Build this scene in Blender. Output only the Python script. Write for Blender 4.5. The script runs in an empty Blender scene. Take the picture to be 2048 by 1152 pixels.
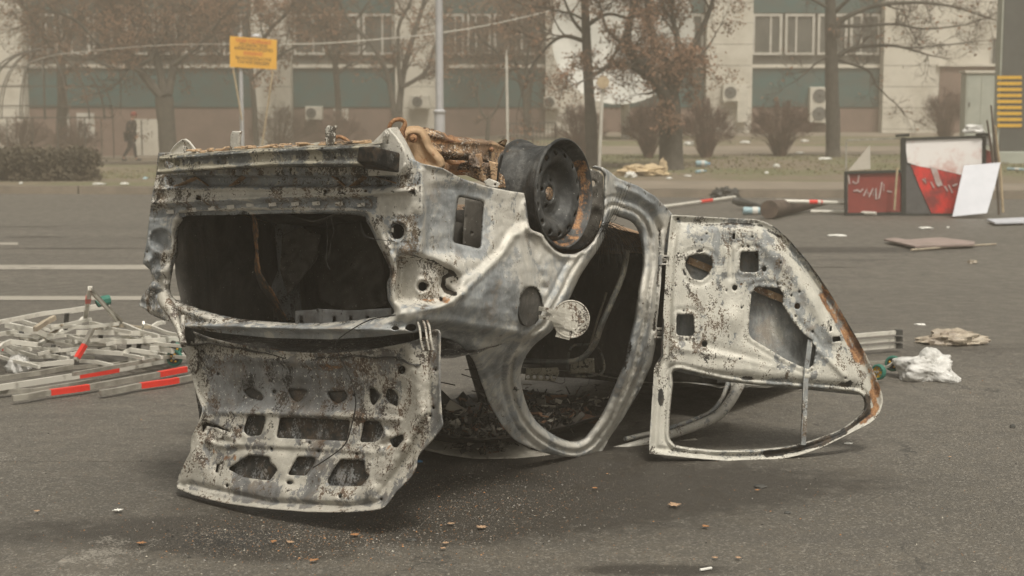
import bpy, bmesh, math, random
import numpy as np
from mathutils import Vector, Matrix, noise
from mathutils.geometry import delaunay_2d_cdt
random.seed(7); NR = np.random.RandomState(5)
S = bpy.context.scene
C = bpy.context.scene.collection
R = math.radians
# ---------------- camera ----------------
FP = 3000.0; HC = 1.45
TH = math.atan(346/FP)
cam = bpy.data.cameras.new('camera'); co = bpy.data.objects.new('camera', cam); C.objects.link(co)
co.location = (0, 0, HC); co.rotation_euler = (math.pi/2-TH, 0, 0)
cam.sensor_width = 36; cam.lens = FP/2048*36; cam.clip_end = 3000; cam.clip_start = .1
cam.dof.use_dof = True; cam.dof.focus_distance = 5.7; cam.dof.aperture_fstop = 4.6
S.camera = co
S.render.resolution_x = 1024; S.render.resolution_y = 576
# ---------------- world, sun, exposure ----------------
W = bpy.data.worlds.new('World'); S.world = W; W.use_nodes = True
wn = W.node_tree; bg = wn.nodes['Background']
sky = wn.nodes.new('ShaderNodeTexSky'); sky.sky_type = 'NISHITA'; sky.sun_disc = False
SUN_EL, SUN_AZ = R(62), R(160)
sky.sun_elevation = SUN_EL; sky.sun_rotation = SUN_AZ
sky.dust_density = 6; sky.air_density = 1.2; sky.ozone_density = .6
hs = wn.nodes.new('ShaderNodeHueSaturation'); hs.inputs['Saturation'].default_value = .15
wm = wn.nodes.new('ShaderNodeMix'); wm.data_type = 'RGBA'; wm.blend_type = 'MULTIPLY'; wm.inputs[0].default_value = 1
wm.inputs[7].default_value = (1.0, .962, .868, 1)
wn.links.new(sky.outputs[0], hs.inputs['Color']); wn.links.new(hs.outputs[0], wm.inputs[6]); wn.links.new(wm.outputs[2], bg.inputs[0])
bg.inputs[1].default_value = .105
sun = bpy.data.lights.new('sun', 'SUN'); so = bpy.data.objects.new('sun', sun); C.objects.link(so)
sun.energy = 2.3; sun.angle = R(13); sun.color = (1, .955, .87)
sd = Vector((math.sin(SUN_AZ)*math.cos(SUN_EL), math.cos(SUN_AZ)*math.cos(SUN_EL), math.sin(SUN_EL)))
so.rotation_euler = sd.to_track_quat('Z', 'Y').to_euler()
S.view_settings.view_transform = 'Standard'; S.view_settings.look = 'None'
S.view_settings.exposure = .60; S.view_settings.gamma = 1
S.cycles.volume_bounces = 1; S.cycles.max_bounces = 6
# ---------------- pixel / car frames ----------------
cth, sth = math.cos(TH), math.sin(TH)
def ray(px, py):
    a = (px-1024)/FP; b = -(py-576)/FP
    y = cth+b*sth
    return a/y, (-sth+b*cth)/y
def U(px, py, Y):
    dx, dz = ray(px, py); return Vector((dx*Y, Y, HC+dz*Y))
def UZ(px, py, z=0.0):
    dx, dz = ray(px, py); Y = (z-HC)/dz; return Vector((dx*Y, Y, z))
OX, OY = .2, 5.66; FX, FY = math.sin(R(33)), math.cos(R(33))
def Yt(px, py, t):
    dx, dz = ray(px, py); return (t+OX*FX+OY*FY)/(dx*FX+FY)
def Yw(px, py, w):
    dx, dz = ray(px, py); return (w-OX*FY+OY*FX)/(-dx*FY+FX)
def UT(px, py, t): return U(px, py, Yt(px, py, t))
def UW(px, py, w): return U(px, py, Yw(px, py, w))
def CW(t, w, z): return Vector((OX+t*FX-w*FY, OY+t*FY+w*FX, z))
def DY(P): return P.y
# ---------------- objects ----------------
ORG = {}
def meta(o, label=None, cat=None, group=None, kind=None):
    if label: o['label'] = label
    if cat: o['category'] = cat
    if group: o['group'] = group
    if kind: o['kind'] = kind
    return o
def thing(name, loc, label, cat, group=None):
    o = bpy.data.objects.new(name, None); C.objects.link(o); o.location = loc; o.empty_display_size = .1
    ORG[o.name] = Vector(loc); return meta(o, label, cat, group)
def link_mesh(name, vs, fs, mat, parent=None, smooth=False, base=None, mask=None, edges=()):
    if parent is not None: org = ORG[parent.name]
    elif base is not None: org = Vector(base)
    else:
        a = np.array([tuple(v) for v in vs]); org = Vector((float(a[:,0].mean()), float(a[:,1].mean()), float(a[:,2].min())))
    me = bpy.data.meshes.new(name)
    me.from_pydata([(v[0]-org[0], v[1]-org[1], v[2]-org[2]) for v in vs], list(edges), fs)
    me.update()
    if mask is not None:
        at = me.attributes.new('mask', 'FLOAT_COLOR', 'POINT'); at.data.foreach_set('color', np.asarray(mask, dtype=np.float32).ravel())
    if smooth: me.polygons.foreach_set('use_smooth', [True]*len(me.polygons))
    o = bpy.data.objects.new(name, me); C.objects.link(o)
    ms = mat if isinstance(mat, (list, tuple)) else [mat]
    for m in ms: me.materials.append(m)
    if parent is not None: o.parent = parent
    else: o.location = org
    ORG[o.name] = org
    return o
class MB:
    def __init__(s): s.v = []; s.f = []; s.mi = []; s.k = 0
    def add(s, vs, fs):
        n = len(s.v); s.v += [tuple(v) for v in vs]; s.f += [tuple(i+n for i in f) for f in fs]; s.mi += [s.k]*len(fs); return s
    def hexa(s, c8):
        return s.add(c8, [(0,3,2,1),(4,5,6,7),(0,1,5,4),(1,2,6,5),(2,3,7,6),(3,0,4,7)])
    def box(s, x0, x1, y0, y1, z0, z1):
        return s.hexa([(x0,y0,z0),(x1,y0,z0),(x1,y1,z0),(x0,y1,z0),(x0,y0,z1),(x1,y0,z1),(x1,y1,z1),(x0,y1,z1)])
    def cbox(s, t0, t1, w0, w1, z0, z1):
        P = lambda t, w, z: CW(t, w, z)
        return s.hexa([P(t0,w0,z0),P(t0,w1,z0),P(t1,w1,z0),P(t1,w0,z0),P(t0,w0,z1),P(t0,w1,z1),P(t1,w1,z1),P(t1,w0,z1)])
    def tube(s, pts, r, n=6, flat=1.0, cap=True, up=None):
        pts = [Vector(p) for p in pts]; m = len(pts)
        rr = r if isinstance(r, (list, tuple)) else [r]*m
        vs = []; upv = Vector(up) if up else None
        prev = None
        for i, p in enumerate(pts):
            d = (pts[min(i+1, m-1)]-pts[max(i-1, 0)])
            if d.length < 1e-9: d = Vector((0,0,1))
            d.normalize()
            if prev is None:
                a = upv if upv else (Vector((0,0,1)) if abs(d.z) < .9 else Vector((1,0,0)))
                e1 = a-d*a.dot(d)
                if e1.length < 1e-4: e1 = Vector((1,0,0))-d*d.x
                e1.normalize()
            else:
                e1 = prev-d*prev.dot(d)
                if e1.length < 1e-6: e1 = Vector((0,1,0))
                e1.normalize()
            prev = e1; e2 = d.cross(e1)
            for k in range(n):
                an = 2*math.pi*(k+.5)/n
                vs.append(p+e1*(math.cos(an)*rr[i])+e2*(math.sin(an)*rr[i]*flat))
        fs = [(i*n+k, i*n+(k+1)%n, (i+1)*n+(k+1)%n, (i+1)*n+k) for i in range(m-1) for k in range(n)]
        if cap: fs += [tuple(range(n-1, -1, -1)), tuple((m-1)*n+k for k in range(n))]
        return s.add(vs, fs)
    def bar(s, pts, w, h, up=(0,0,1)):
        # rectangular section: h along up, w across
        pts = [Vector(p) for p in pts]; vs = []; m = len(pts); upv = Vector(up)
        for i, p in enumerate(pts):
            d = (pts[min(i+1,m-1)]-pts[max(i-1,0)]).normalized()
            e1 = upv-d*upv.dot(d)
            if e1.length < .05: e1 = Vector((.3,1,.2))-d*Vector((.3,1,.2)).dot(d)
            e1.normalize(); e2 = d.cross(e1)
            for a, b in ((1,1),(-1,1),(-1,-1),(1,-1)): vs.append(p+e1*(a*h/2)+e2*(b*w/2))
        fs = [(i*4+k, i*4+(k+1)%4, (i+1)*4+(k+1)%4, (i+1)*4+k) for i in range(m-1) for k in range(4)]
        fs += [(3,2,1,0), tuple((m-1)*4+k for k in range(4))]
        return s.add(vs, fs)
    def lathe(s, c, axis, prof, n=48, closed=False):
        # prof: list of (r, h) along axis
        ax = Vector(axis).normalized(); a = Vector((0,0,1)) if abs(ax.z) < .95 else Vector((0,1,0)); e1 = (a-ax*a.dot(ax)).normalized(); e2 = ax.cross(e1); c = Vector(c)
        vs = [c+ax*h+(e1*math.cos(2*math.pi*k/n)+e2*math.sin(2*math.pi*k/n))*r for r, h in prof for k in range(n)]
        m = len(prof)
        fs = [(i*n+k, i*n+(k+1)%n, ((i+1)%m)*n+(k+1)%n, ((i+1)%m)*n+k) for i in range(m if closed else m-1) for k in range(n)]
        if not closed:
            if prof[0][0] < .2 and prof[0][0] > 0: fs.append(tuple(range(n-1,-1,-1)))
            if prof[-1][0] < .2 and prof[-1][0] > 0: fs.append(tuple((m-1)*n+k for k in range(n)))
        return s.add(vs, fs)
    def prism(s, poly, dv):
        n = len(poly); dv = Vector(dv)
        return s.add([Vector(p) for p in poly]+[Vector(p)+dv for p in poly],
                     [tuple(range(n-1,-1,-1)), tuple(range(n, 2*n))]+[(i, (i+1)%n, n+(i+1)%n, n+i) for i in range(n)])
    def ball(s, c, r, nu=10, nv=6, jit=0, sq=(1,1,1)):
        vs = []; c = Vector(c)
        for j in range(nv+1):
            th = math.pi*j/nv
            for i in range(nu):
                ph = 2*math.pi*i/nu; d = Vector((math.sin(th)*math.cos(ph)*sq[0], math.sin(th)*math.sin(ph)*sq[1], math.cos(th)*sq[2]))
                k = r*(1+jit*noise.noise(d*1.7+c*3)) if jit else r
                vs.append(c+d*k)
        fs = [(j*nu+i, (j+1)*nu+i, (j+1)*nu+(i+1)%nu, j*nu+(i+1)%nu) for j in range(nv) for i in range(nu)]
        return s.add(vs, fs)
    def build(s, name, mat, parent=None, smooth=False, base=None, mask=None):
        if mask is not None and len(np.shape(mask)) == 1: mask = np.tile(np.array(mask, dtype=np.float32), (len(s.v), 1))
        o = link_mesh(name, s.v, s.f, mat, parent, smooth, base, mask)
        if isinstance(mat, (list, tuple)): o.data.polygons.foreach_set('material_index', s.mi)
        bm = bmesh.new(); bm.from_mesh(o.data); bmesh.ops.recalc_face_normals(bm, faces=bm.faces)
        if smooth:
            for e in bm.edges:
                if len(e.link_faces) == 2 and e.calc_face_angle(0) > R(50): e.smooth = False
        bm.to_mesh(o.data); bm.free()
        return o
def autosmooth(o, deg=40):
    bm = bmesh.new(); bm.from_mesh(o.data)
    for f in bm.faces: f.smooth = True
    for e in bm.edges:
        if len(e.link_faces) == 2 and e.calc_face_angle(0) > R(deg): e.smooth = False
    bm.to_mesh(o.data); bm.free(); return o
def bevel(o, w=.003, seg=2):
    m = o.modifiers.new('bevel', 'BEVEL'); m.width = w; m.segments = seg; m.limit_method = 'ANGLE'; m.angle_limit = R(35); return o
# ---------------- 2d sheet tools ----------------
def cat(pts, step=6.0, closed=True):
    # catmull-rom smoothing + resample
    P = [np.array(p[:2], float) for p in pts]; n = len(P); out = []
    for i in range(n if closed else n-1):
        p0, p1, p2, p3 = (P[(i-1)%n], P[i], P[(i+1)%n], P[(i+2)%n]) if closed else (P[max(i-1,0)], P[i], P[i+1], P[min(i+2,n-1)])
        m = max(1, int(round(np.linalg.norm(p2-p1)/step)))
        for k in range(m):
            u = k/m; out.append(tuple(.5*((2*p1)+(-p0+p2)*u+(2*p0-5*p1+4*p2-p3)*u*u+(-p0+3*p1-3*p2+p3)*u**3)))
    if not closed: out.append(tuple(P[-1]))
    return out
def lin(pts, step=6.0):
    P = [np.array(p[:2], float) for p in pts]; n = len(P); out = []
    for i in range(n):
        m = max(1, int(round(np.linalg.norm(P[(i+1)%n]-P[i])/step)))
        for k in range(m): out.append(tuple(P[i]+(P[(i+1)%n]-P[i])*k/m))
    return out
def rnd(pts, r=5, step=4.0):
    # polygon with rounded corners
    P = [np.array(p, float) for p in pts]; n = len(P); out = []
    for i in range(n):
        a, b, c = P[i-1], P[i], P[(i+1)%n]
        la, lc = np.linalg.norm(a-b), np.linalg.norm(c-b); k = min(r, la*.45, lc*.45)
        p, q = b+(a-b)/la*k, b+(c-b)/lc*k
        for u in (0, .33, .67, 1): out.append(tuple((1-u)**2*p+2*u*(1-u)*b+u*u*q))
    return lin(out, step)
def ell(cx, cy, rx, ry, n=None, rot=0):
    n = n or max(8, int((rx+ry)*.9)); c, s_ = math.cos(R(rot)), math.sin(R(rot))
    return [(cx+rx*math.cos(2*math.pi*k/n)*c-ry*math.sin(2*math.pi*k/n)*s_, cy+rx*math.cos(2*math.pi*k/n)*s_+ry*math.sin(2*math.pi*k/n)*c) for k in range(n)]
def pip(x, y, poly):
    inside = np.zeros(x.shape, bool); n = len(poly)
    for i in range(n):
        x1, y1 = poly[i]; x2, y2 = poly[(i+1)%n]
        if y1 == y2: continue
        c = ((y1 > y) != (y2 > y)) & (x < (x2-x1)*(y-y1)/(y2-y1)+x1); inside ^= c
    return inside
def dpoly(x, y, poly, closed=True):
    d = np.full(x.shape, 1e9); n = len(poly)
    for i in range(n if closed else n-1):
        x1, y1 = poly[i]; x2, y2 = poly[(i+1)%n]; L = (x2-x1)**2+(y2-y1)**2+1e-9
        t = np.clip(((x-x1)*(x2-x1)+(y-y1)*(y2-y1))/L, 0, 1)
        d = np.minimum(d, (x-x1-t*(x2-x1))**2+(y-y1-t*(y2-y1))**2)
    return np.sqrt(d)
def sst(x): x = np.clip(x, 0, 1); return x*x*(3-2*x)
def region(x, y, poly, soft=6):
    s_ = np.where(pip(x, y, poly), 1, -1)*dpoly(x, y, poly); return sst(s_/soft*.5+.5)
def ridge(x, y, pts, w): return np.exp(-(dpoly(x, y, pts, False)/w)**2)
def blob(x, y, cx, cy, rx, ry): return np.exp(-((x-cx)/rx)**2-((y-cy)/ry)**2)
def nz(x, y, sc, seed=0, amp=1.0):
    return np.array([noise.noise(Vector((a*sc+seed*7.3, b*sc-seed*3.1, seed*1.7))) for a, b in zip(x, y)])*amp
class TPS:
    def __init__(s, pts, vals):
        P = np.array(pts, float)/500; n = len(P); d = np.linalg.norm(P[:,None]-P[None], axis=2)
        K = np.where(d > 0, d*d*np.log(d+1e-12), 0)+np.eye(n)*1e-5
        A = np.zeros((n+3, n+3)); A[:n,:n] = K; A[:n,n] = 1; A[:n,n+1:] = P; A[n,:n] = 1; A[n+1:,:n] = P.T
        s.P = P; s.c = np.linalg.solve(A, np.concatenate([np.array(vals, float), np.zeros(3)]))
    def __call__(s, x, y):
        Q = np.stack([x, y], -1)/500; d = np.linalg.norm(Q[:,None]-s.P[None], axis=2)
        K = np.where(d > 0, d*d*np.log(d+1e-12), 0); n = len(s.P)
        return K@s.c[:n]+s.c[n]+Q@s.c[n+1:]
def field(ctrl):
    """ctrl: (px,py,kind,val), kind 't','w','Y' -> function depth(px,py)"""
    ys = [Yt(a, b, v) if k == 't' else Yw(a, b, v) if k == 'w' else v for a, b, k, v in ctrl]
    T = TPS([(a, b) for a, b, k, v in ctrl], [1/y for y in ys]); return lambda x, y: 1/T(x, y)
def sheet(name, outline, holes, depth, mat, parent, relief=None, res=6.0, thick=.003, mask=None, smooth=True, base=None):
    x0 = min(p[0] for p in outline); x1 = max(p[0] for p in outline); y0 = min(p[1] for p in outline); y1 = max(p[1] for p in outline)
    gx = []; gy = []; row = 0; yy = y0
    while yy < y1:
        xs = np.arange(x0+(row % 2)*res/2, x1, res); gx.append(xs); gy.append(np.full(xs.shape, yy)); yy += res*.866; row += 1
    gx = np.concatenate(gx); gy = np.concatenate(gy)
    gx = gx+NR.uniform(-.15, .15, gx.shape)*res; gy = gy+NR.uniform(-.15, .15, gy.shape)*res
    ok = pip(gx, gy, outline) & (dpoly(gx, gy, outline) > res*.45)
    for h in holes: ok &= ~pip(gx, gy, h) & (dpoly(gx, gy, h) > res*.45)
    vs = [Vector(p) for p in outline]; es = [(i, (i+1) % len(outline)) for i in range(len(outline))]
    for h in holes:
        n = len(vs); vs += [Vector(p) for p in h]; es += [(n+i, n+(i+1) % len(h)) for i in range(len(h))]
    vs += [Vector((float(a), float(b))) for a, b in zip(gx[ok], gy[ok])]
    V, E, F, *_ = delaunay_2d_cdt(vs, es, [], 0, 1e-5)
    V = np.array([tuple(v) for v in V]); F = [tuple(f) for f in F]
    cx = np.array([V[list(f), 0].mean() for f in F]); cy = np.array([V[list(f), 1].mean() for f in F])
    k = pip(cx, cy, outline)
    for h in holes: k &= ~pip(cx, cy, h)
    F = [f for f, a in zip(F, k) if a]
    used = sorted(set(i for f in F for i in f)); mp = {j: i for i, j in enumerate(used)}
    F = [tuple(mp[i] for i in f) for f in F]; V = V[used]; x, y = V[:,0], V[:,1]
    do = dpoly(x, y, outline); dh = np.full(x.shape, 1e3)
    for h in holes: dh = np.minimum(dh, dpoly(x, y, h))
    Y = depth(x, y)
    if relief is not None: Y = Y-relief(x, y, do, dh)
    a = (x-1024)/FP; b = -(y-576)/FP; q = cth+b*sth
    P = np.stack([a/q*Y, Y, HC+(-sth+b*cth)/q*Y], -1)
    # orient faces towards the camera side
    i0 = F[len(F)//2]; n_ = np.cross(P[i0[1]]-P[i0[0]], P[i0[2]]-P[i0[0]])
    if n_ @ (np.array([0,0,HC])-P[i0[0]]) < 0: F = [f[::-1] for f in F]
    mk = None
    if mask is not None:
        mk = np.clip(mask(x, y, do, dh), 0, 1)
    o = link_mesh(name, P.tolist(), F, mat, parent, smooth, base, mk)
    if thick:
        m = o.modifiers.new('solid', 'SOLIDIFY'); m.thickness = thick; m.offset = -1
    return o
def paint(base, items):
    """mask builder. channels: 0 rust 1 soot and crease shade 2 pale 3 flake; item=(kind, args..., channel, value)"""
    def f(x, y, do, dh):
        m = np.tile(np.array(base, float), (len(x), 1))
        for it in items:
            k = it[0]
            if k == 'b': a = blob(x, y, *it[1]); 
            elif k == 'p': a = region(x, y, it[1], it[4] if len(it) > 4 else 8)
            elif k == 'l': a = ridge(x, y, it[1], it[4])
            elif k == 'o': a = np.exp(-(do/it[1])**2)
            elif k == 'h': a = np.exp(-(dh/it[1])**2)
            elif k == 'e': a = np.exp(-((dpoly(x, y, it[1][0])-it[1][1])/it[1][2])**2)*(x > it[1][3])
            m[:, it[2]] = m[:, it[2]]*(1-a)+it[3]*a
        return m
    return f
# ---------------- materials ----------------
def nmat(name):
    m = bpy.data.materials.new(name); m.use_nodes = True; nt = m.node_tree; return m, nt, nt.nodes['Principled BSDF']
class NT:
    def __init__(s, nt): s.nt = nt; s.tc = nt.nodes.new('ShaderNodeTexCoord')
    def out(s, coord='Object'): return s.tc.outputs[coord]
    def noise(s, scale, detail=5, rough=.6, dist=0, vec=None, off=0, stretch=None):
        n = s.nt.nodes.new('ShaderNodeTexNoise'); n.inputs['Scale'].default_value = scale; n.inputs['Detail'].default_value = detail
        n.inputs['Roughness'].default_value = rough; n.inputs['Distortion'].default_value = dist
        mp = s.nt.nodes.new('ShaderNodeMapping'); mp.inputs['Location'].default_value = (off*3.7, off*5.1, off*2.3)
        if stretch: mp.inputs['Scale'].default_value = stretch
        s.nt.links.new(vec or s.tc.outputs['Object'], mp.inputs[0]); s.nt.links.new(mp.outputs[0], n.inputs['Vector'])
        return n.outputs['Fac']
    def voro(s, scale, feat='F1', out='Distance', off=0):
        n = s.nt.nodes.new('ShaderNodeTexVoronoi'); n.inputs['Scale'].default_value = scale; n.feature = feat
        s.nt.links.new(s.tc.outputs['Object'], n.inputs['Vector']); return n.outputs[out]
    def math(s, op, a, b=None, c=None):
        n = s.nt.nodes.new('ShaderNodeMath'); n.operation = op
        for i, v in enumerate((a, b, c)):
            if v is None: continue
            if isinstance(v, (int, float)): n.inputs[i].default_value = v
            else: s.nt.links.new(v, n.inputs[i])
        return n.outputs[0]
    def step(s, v, lo, hi, o0=0, o1=1):
        n = s.nt.nodes.new('ShaderNodeMapRange'); n.interpolation_type = 'SMOOTHSTEP'
        n.inputs[1].default_value = lo; n.inputs[2].default_value = hi; n.inputs[3].default_value = o0; n.inputs[4].default_value = o1
        s.nt.links.new(v, n.inputs[0]); return n.outputs[0]
    def mix(s, f, a, b):
        n = s.nt.nodes.new('ShaderNodeMix'); n.data_type = 'RGBA'
        for i, v in ((0, f), (6, a), (7, b)):
            if isinstance(v, (int, float)): n.inputs[i].default_value = v
            elif isinstance(v, tuple): n.inputs[i].default_value = (*v, 1)
            else: s.nt.links.new(v, n.inputs[i])
        return n.outputs[2]
    def bump(s, h, strength, dist, bsdf, extra=None):
        n = s.nt.nodes.new('ShaderNodeBump'); n.inputs['Strength'].default_value = strength; n.inputs['Distance'].default_value = dist
        s.nt.links.new(h, n.inputs['Height']); s.nt.links.new(n.outputs[0], bsdf.inputs['Normal'])
def plain(name, c1, c2=None, rough=.7, metal=0, scale=8, bump=.3, bd=.004, lo=.35, hi=.65, spec=None, detail=6):
    m, nt, b = nmat(name); t = NT(nt)
    c2 = c2 or tuple(v*.7 for v in c1)
    n = t.noise(scale, detail, .65)
    nt.links.new(t.mix(t.step(n, lo, hi), c2, c1), b.inputs['Base Color'])
    b.inputs['Roughness'].default_value = rough; b.inputs['Metallic'].default_value = metal
    if spec is not None: b.inputs['Specular IOR Level'].default_value = spec
    if bump: t.bump(t.noise(scale*4, 5, .7), bump, bd, b)
    return m
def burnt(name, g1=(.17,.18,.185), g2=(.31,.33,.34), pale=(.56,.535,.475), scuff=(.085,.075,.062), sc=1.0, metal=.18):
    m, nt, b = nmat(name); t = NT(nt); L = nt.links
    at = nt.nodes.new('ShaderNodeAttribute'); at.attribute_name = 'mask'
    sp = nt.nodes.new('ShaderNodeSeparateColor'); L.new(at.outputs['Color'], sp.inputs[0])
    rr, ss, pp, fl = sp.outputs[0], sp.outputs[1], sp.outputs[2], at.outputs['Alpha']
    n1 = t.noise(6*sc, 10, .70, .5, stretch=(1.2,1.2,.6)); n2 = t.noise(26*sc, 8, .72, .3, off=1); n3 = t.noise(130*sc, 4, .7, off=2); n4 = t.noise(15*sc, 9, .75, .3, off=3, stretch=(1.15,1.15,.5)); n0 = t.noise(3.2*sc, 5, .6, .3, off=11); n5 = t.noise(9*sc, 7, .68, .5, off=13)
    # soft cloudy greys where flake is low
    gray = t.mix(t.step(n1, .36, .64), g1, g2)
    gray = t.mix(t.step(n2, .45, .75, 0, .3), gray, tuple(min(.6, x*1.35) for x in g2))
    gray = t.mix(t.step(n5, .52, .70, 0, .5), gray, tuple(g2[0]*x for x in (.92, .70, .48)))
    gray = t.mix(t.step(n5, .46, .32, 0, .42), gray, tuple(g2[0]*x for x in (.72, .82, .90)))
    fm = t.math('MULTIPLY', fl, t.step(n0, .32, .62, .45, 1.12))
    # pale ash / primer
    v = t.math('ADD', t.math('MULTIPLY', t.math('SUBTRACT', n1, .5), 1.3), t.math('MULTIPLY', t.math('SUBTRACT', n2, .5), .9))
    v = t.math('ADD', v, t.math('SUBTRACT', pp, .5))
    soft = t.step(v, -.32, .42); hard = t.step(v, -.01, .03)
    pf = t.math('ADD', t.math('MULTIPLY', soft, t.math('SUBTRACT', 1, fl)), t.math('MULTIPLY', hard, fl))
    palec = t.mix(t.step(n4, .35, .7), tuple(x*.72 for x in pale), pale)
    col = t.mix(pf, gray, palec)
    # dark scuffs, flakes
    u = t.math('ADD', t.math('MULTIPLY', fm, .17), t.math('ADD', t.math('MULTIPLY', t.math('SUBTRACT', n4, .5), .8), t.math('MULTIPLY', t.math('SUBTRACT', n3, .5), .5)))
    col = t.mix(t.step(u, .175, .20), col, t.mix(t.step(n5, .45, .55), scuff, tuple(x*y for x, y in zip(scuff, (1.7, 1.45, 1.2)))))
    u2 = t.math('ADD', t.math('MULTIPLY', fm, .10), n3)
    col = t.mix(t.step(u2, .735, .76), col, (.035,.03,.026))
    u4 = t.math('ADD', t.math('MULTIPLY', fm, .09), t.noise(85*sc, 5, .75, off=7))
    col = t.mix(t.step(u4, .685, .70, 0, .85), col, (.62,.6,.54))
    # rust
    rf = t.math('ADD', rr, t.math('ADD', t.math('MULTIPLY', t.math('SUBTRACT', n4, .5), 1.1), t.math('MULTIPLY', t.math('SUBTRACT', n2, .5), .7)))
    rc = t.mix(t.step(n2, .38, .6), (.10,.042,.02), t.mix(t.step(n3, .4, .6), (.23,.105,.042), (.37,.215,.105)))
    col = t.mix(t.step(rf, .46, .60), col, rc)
    # soot, and the shade painted along creases
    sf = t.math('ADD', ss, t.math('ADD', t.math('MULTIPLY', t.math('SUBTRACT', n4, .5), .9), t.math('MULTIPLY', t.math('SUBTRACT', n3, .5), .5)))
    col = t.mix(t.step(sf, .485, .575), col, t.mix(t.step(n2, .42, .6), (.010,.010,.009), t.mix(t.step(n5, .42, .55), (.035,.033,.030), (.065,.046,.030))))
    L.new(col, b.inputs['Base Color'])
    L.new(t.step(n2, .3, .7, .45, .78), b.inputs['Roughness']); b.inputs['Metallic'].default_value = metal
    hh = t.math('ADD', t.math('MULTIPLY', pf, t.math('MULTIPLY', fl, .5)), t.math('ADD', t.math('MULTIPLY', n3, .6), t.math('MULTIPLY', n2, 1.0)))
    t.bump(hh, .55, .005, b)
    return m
M = {}
M['body'] = burnt('burnt_panel')
M['lid'] = burnt('ash_flaked_panel', (.10,.098,.095), (.21,.215,.215), (.46,.435,.375), (.06,.047,.038))
M['door'] = burnt('scorched_cream_panel', (.11,.115,.115), (.27,.285,.285), (.54,.52,.455), (.06,.052,.043))
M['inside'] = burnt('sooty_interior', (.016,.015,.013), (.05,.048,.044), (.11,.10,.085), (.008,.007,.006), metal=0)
M['rust'] = burnt('rusty_steel', (.16,.10,.06), (.34,.21,.11), (.46,.31,.18), (.06,.04,.025))
M['beam'] = burnt('charred_steel', (.07,.075,.075), (.19,.195,.185), (.40,.37,.29), (.04,.037,.033), metal=.35)
M['rim'] = burnt('charred_rim', (.016,.017,.017), (.045,.046,.045), (.17,.17,.16), (.012,.011,.01), sc=1.2, metal=.3)
M['roof'] = burnt('roof_paint', (.27,.26,.23), (.38,.365,.325), (.46,.43,.37), (.05,.045,.04))
# ================= overturned burnt car =================
car = thing('burnt_car', (.35, 6.2, 0), 'burnt out car shell lying upside down on its roof in the middle of the road', 'car')
def sheet3(name, outline, holes, pos, mat, parent, res, thick=0, mask=None, smooth=True):
    """flat sheet in its own (u,v) units mapped by pos(x,y,do,dh)->Nx3"""
    x0 = min(p[0] for p in outline); x1 = max(p[0] for p in outline); y0 = min(p[1] for p in outline); y1 = max(p[1] for p in outline)
    xs, ys = np.meshgrid(np.arange(x0, x1, res), np.arange(y0, y1, res)); xs = xs.ravel(); ys = ys.ravel()
    ok = pip(xs, ys, outline) & (dpoly(xs, ys, outline) > res*.4)
    for h in holes: ok &= ~pip(xs, ys, h) & (dpoly(xs, ys, h) > res*.4)
    vs = []; es = []
    for L in [outline]+holes:
        n = len(vs); vs += [Vector(p) for p in L]; es += [(n+i, n+(i+1) % len(L)) for i in range(len(L))]
    vs += [Vector((float(a), float(b))) for a, b in zip(xs[ok], ys[ok])]
    V, E, F, *_ = delaunay_2d_cdt(vs, es, [], 0, 1e-5)
    V = np.array([tuple(v) for v in V]); F = [tuple(f) for f in F]
    cx = np.array([V[list(f), 0].mean() for f in F]); cy = np.array([V[list(f), 1].mean() for f in F]); k = pip(cx, cy, outline)
    for h in holes: k &= ~pip(cx, cy, h)
    F = [f for f, a in zip(F, k) if a]; x, y = V[:,0], V[:,1]
    do = dpoly(x, y, outline); dh = np.full(x.shape, 1e3)
    for h in holes: dh = np.minimum(dh, dpoly(x, y, h))
    P = pos(x, y, do, dh); mk = mask(x, y, do, dh) if mask else None
    o = link_mesh(name, P.tolist(), F, mat, parent, smooth, None, mk)
    if thick:
        m = o.modifiers.new('solid', 'SOLIDIFY'); m.thickness = thick; m.offset = 0
    return o
def flange(d, w, a): return -a*(1-np.clip(d/w, 0, 1))**2
# ---- body shell ----
trunk_open = cat([(366,440),(380,432),(540,428),(711,430),(735,448),(755,487),(779,539),(774,567),(776,600),(787,627),(740,636),(699,641),(619,646),(540,643),(460,634),(392,615),(344,591),(346,539),(356,503),(356,463)], 5)
door_open = cat([(1224,434),(1237,434),(1264,445),(1279,472),(1285,526),(1276,583),(1268,640),(1258,680),(1250,720),(1231,768),(1206,824),(1180,862),(1165,878),(1144,883),(1112,872),(1078,848),(1057,817),(1044,775),(1041,747),(1050,716),(1071,688),(1104,661),(1122,628),(1142,592),(1163,548),(1203,487)], 5)
vent = rnd([(917,393),(966,404),(960,497),(906,485)], 7)
fuel = ell(1063,611,23,38)
body_out = lin([(318,302),(400,300),(540,290),(700,286),(800,282),(812,300),(822,318),(848,329),(886,338),(924,357),(974,373),(1020,382),(1048,386)], 5)[:-60]
body_top = [(316,306),(345,304),(400,302),(470,297),(540,291),(620,289),(700,286),(760,284),(800,288),(822,318),(848,329),(886,338),(924,357),(974,373),(1020,382),(1048,386)]
arch = [(1053,410),(1056,434),(1062,458),(1085,468),(1100,487),(1113,500),(1127,507),(1150,507),(1170,497),(1187,480),(1199,455),(1205,430),(1206,390),(1207,350),(1196,340),(1184,336)]
side_r = [(1190,333),(1205,334),(1218,342),(1235,356),(1276,372),(1310,392),(1345,428),(1340,445),(1333,470),(1325,526),(1321,560),(1317,602),(1314,647),(1311,692),(1303,730),(1279,782),(1248,834),(1217,879),(1203,907)]
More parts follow.
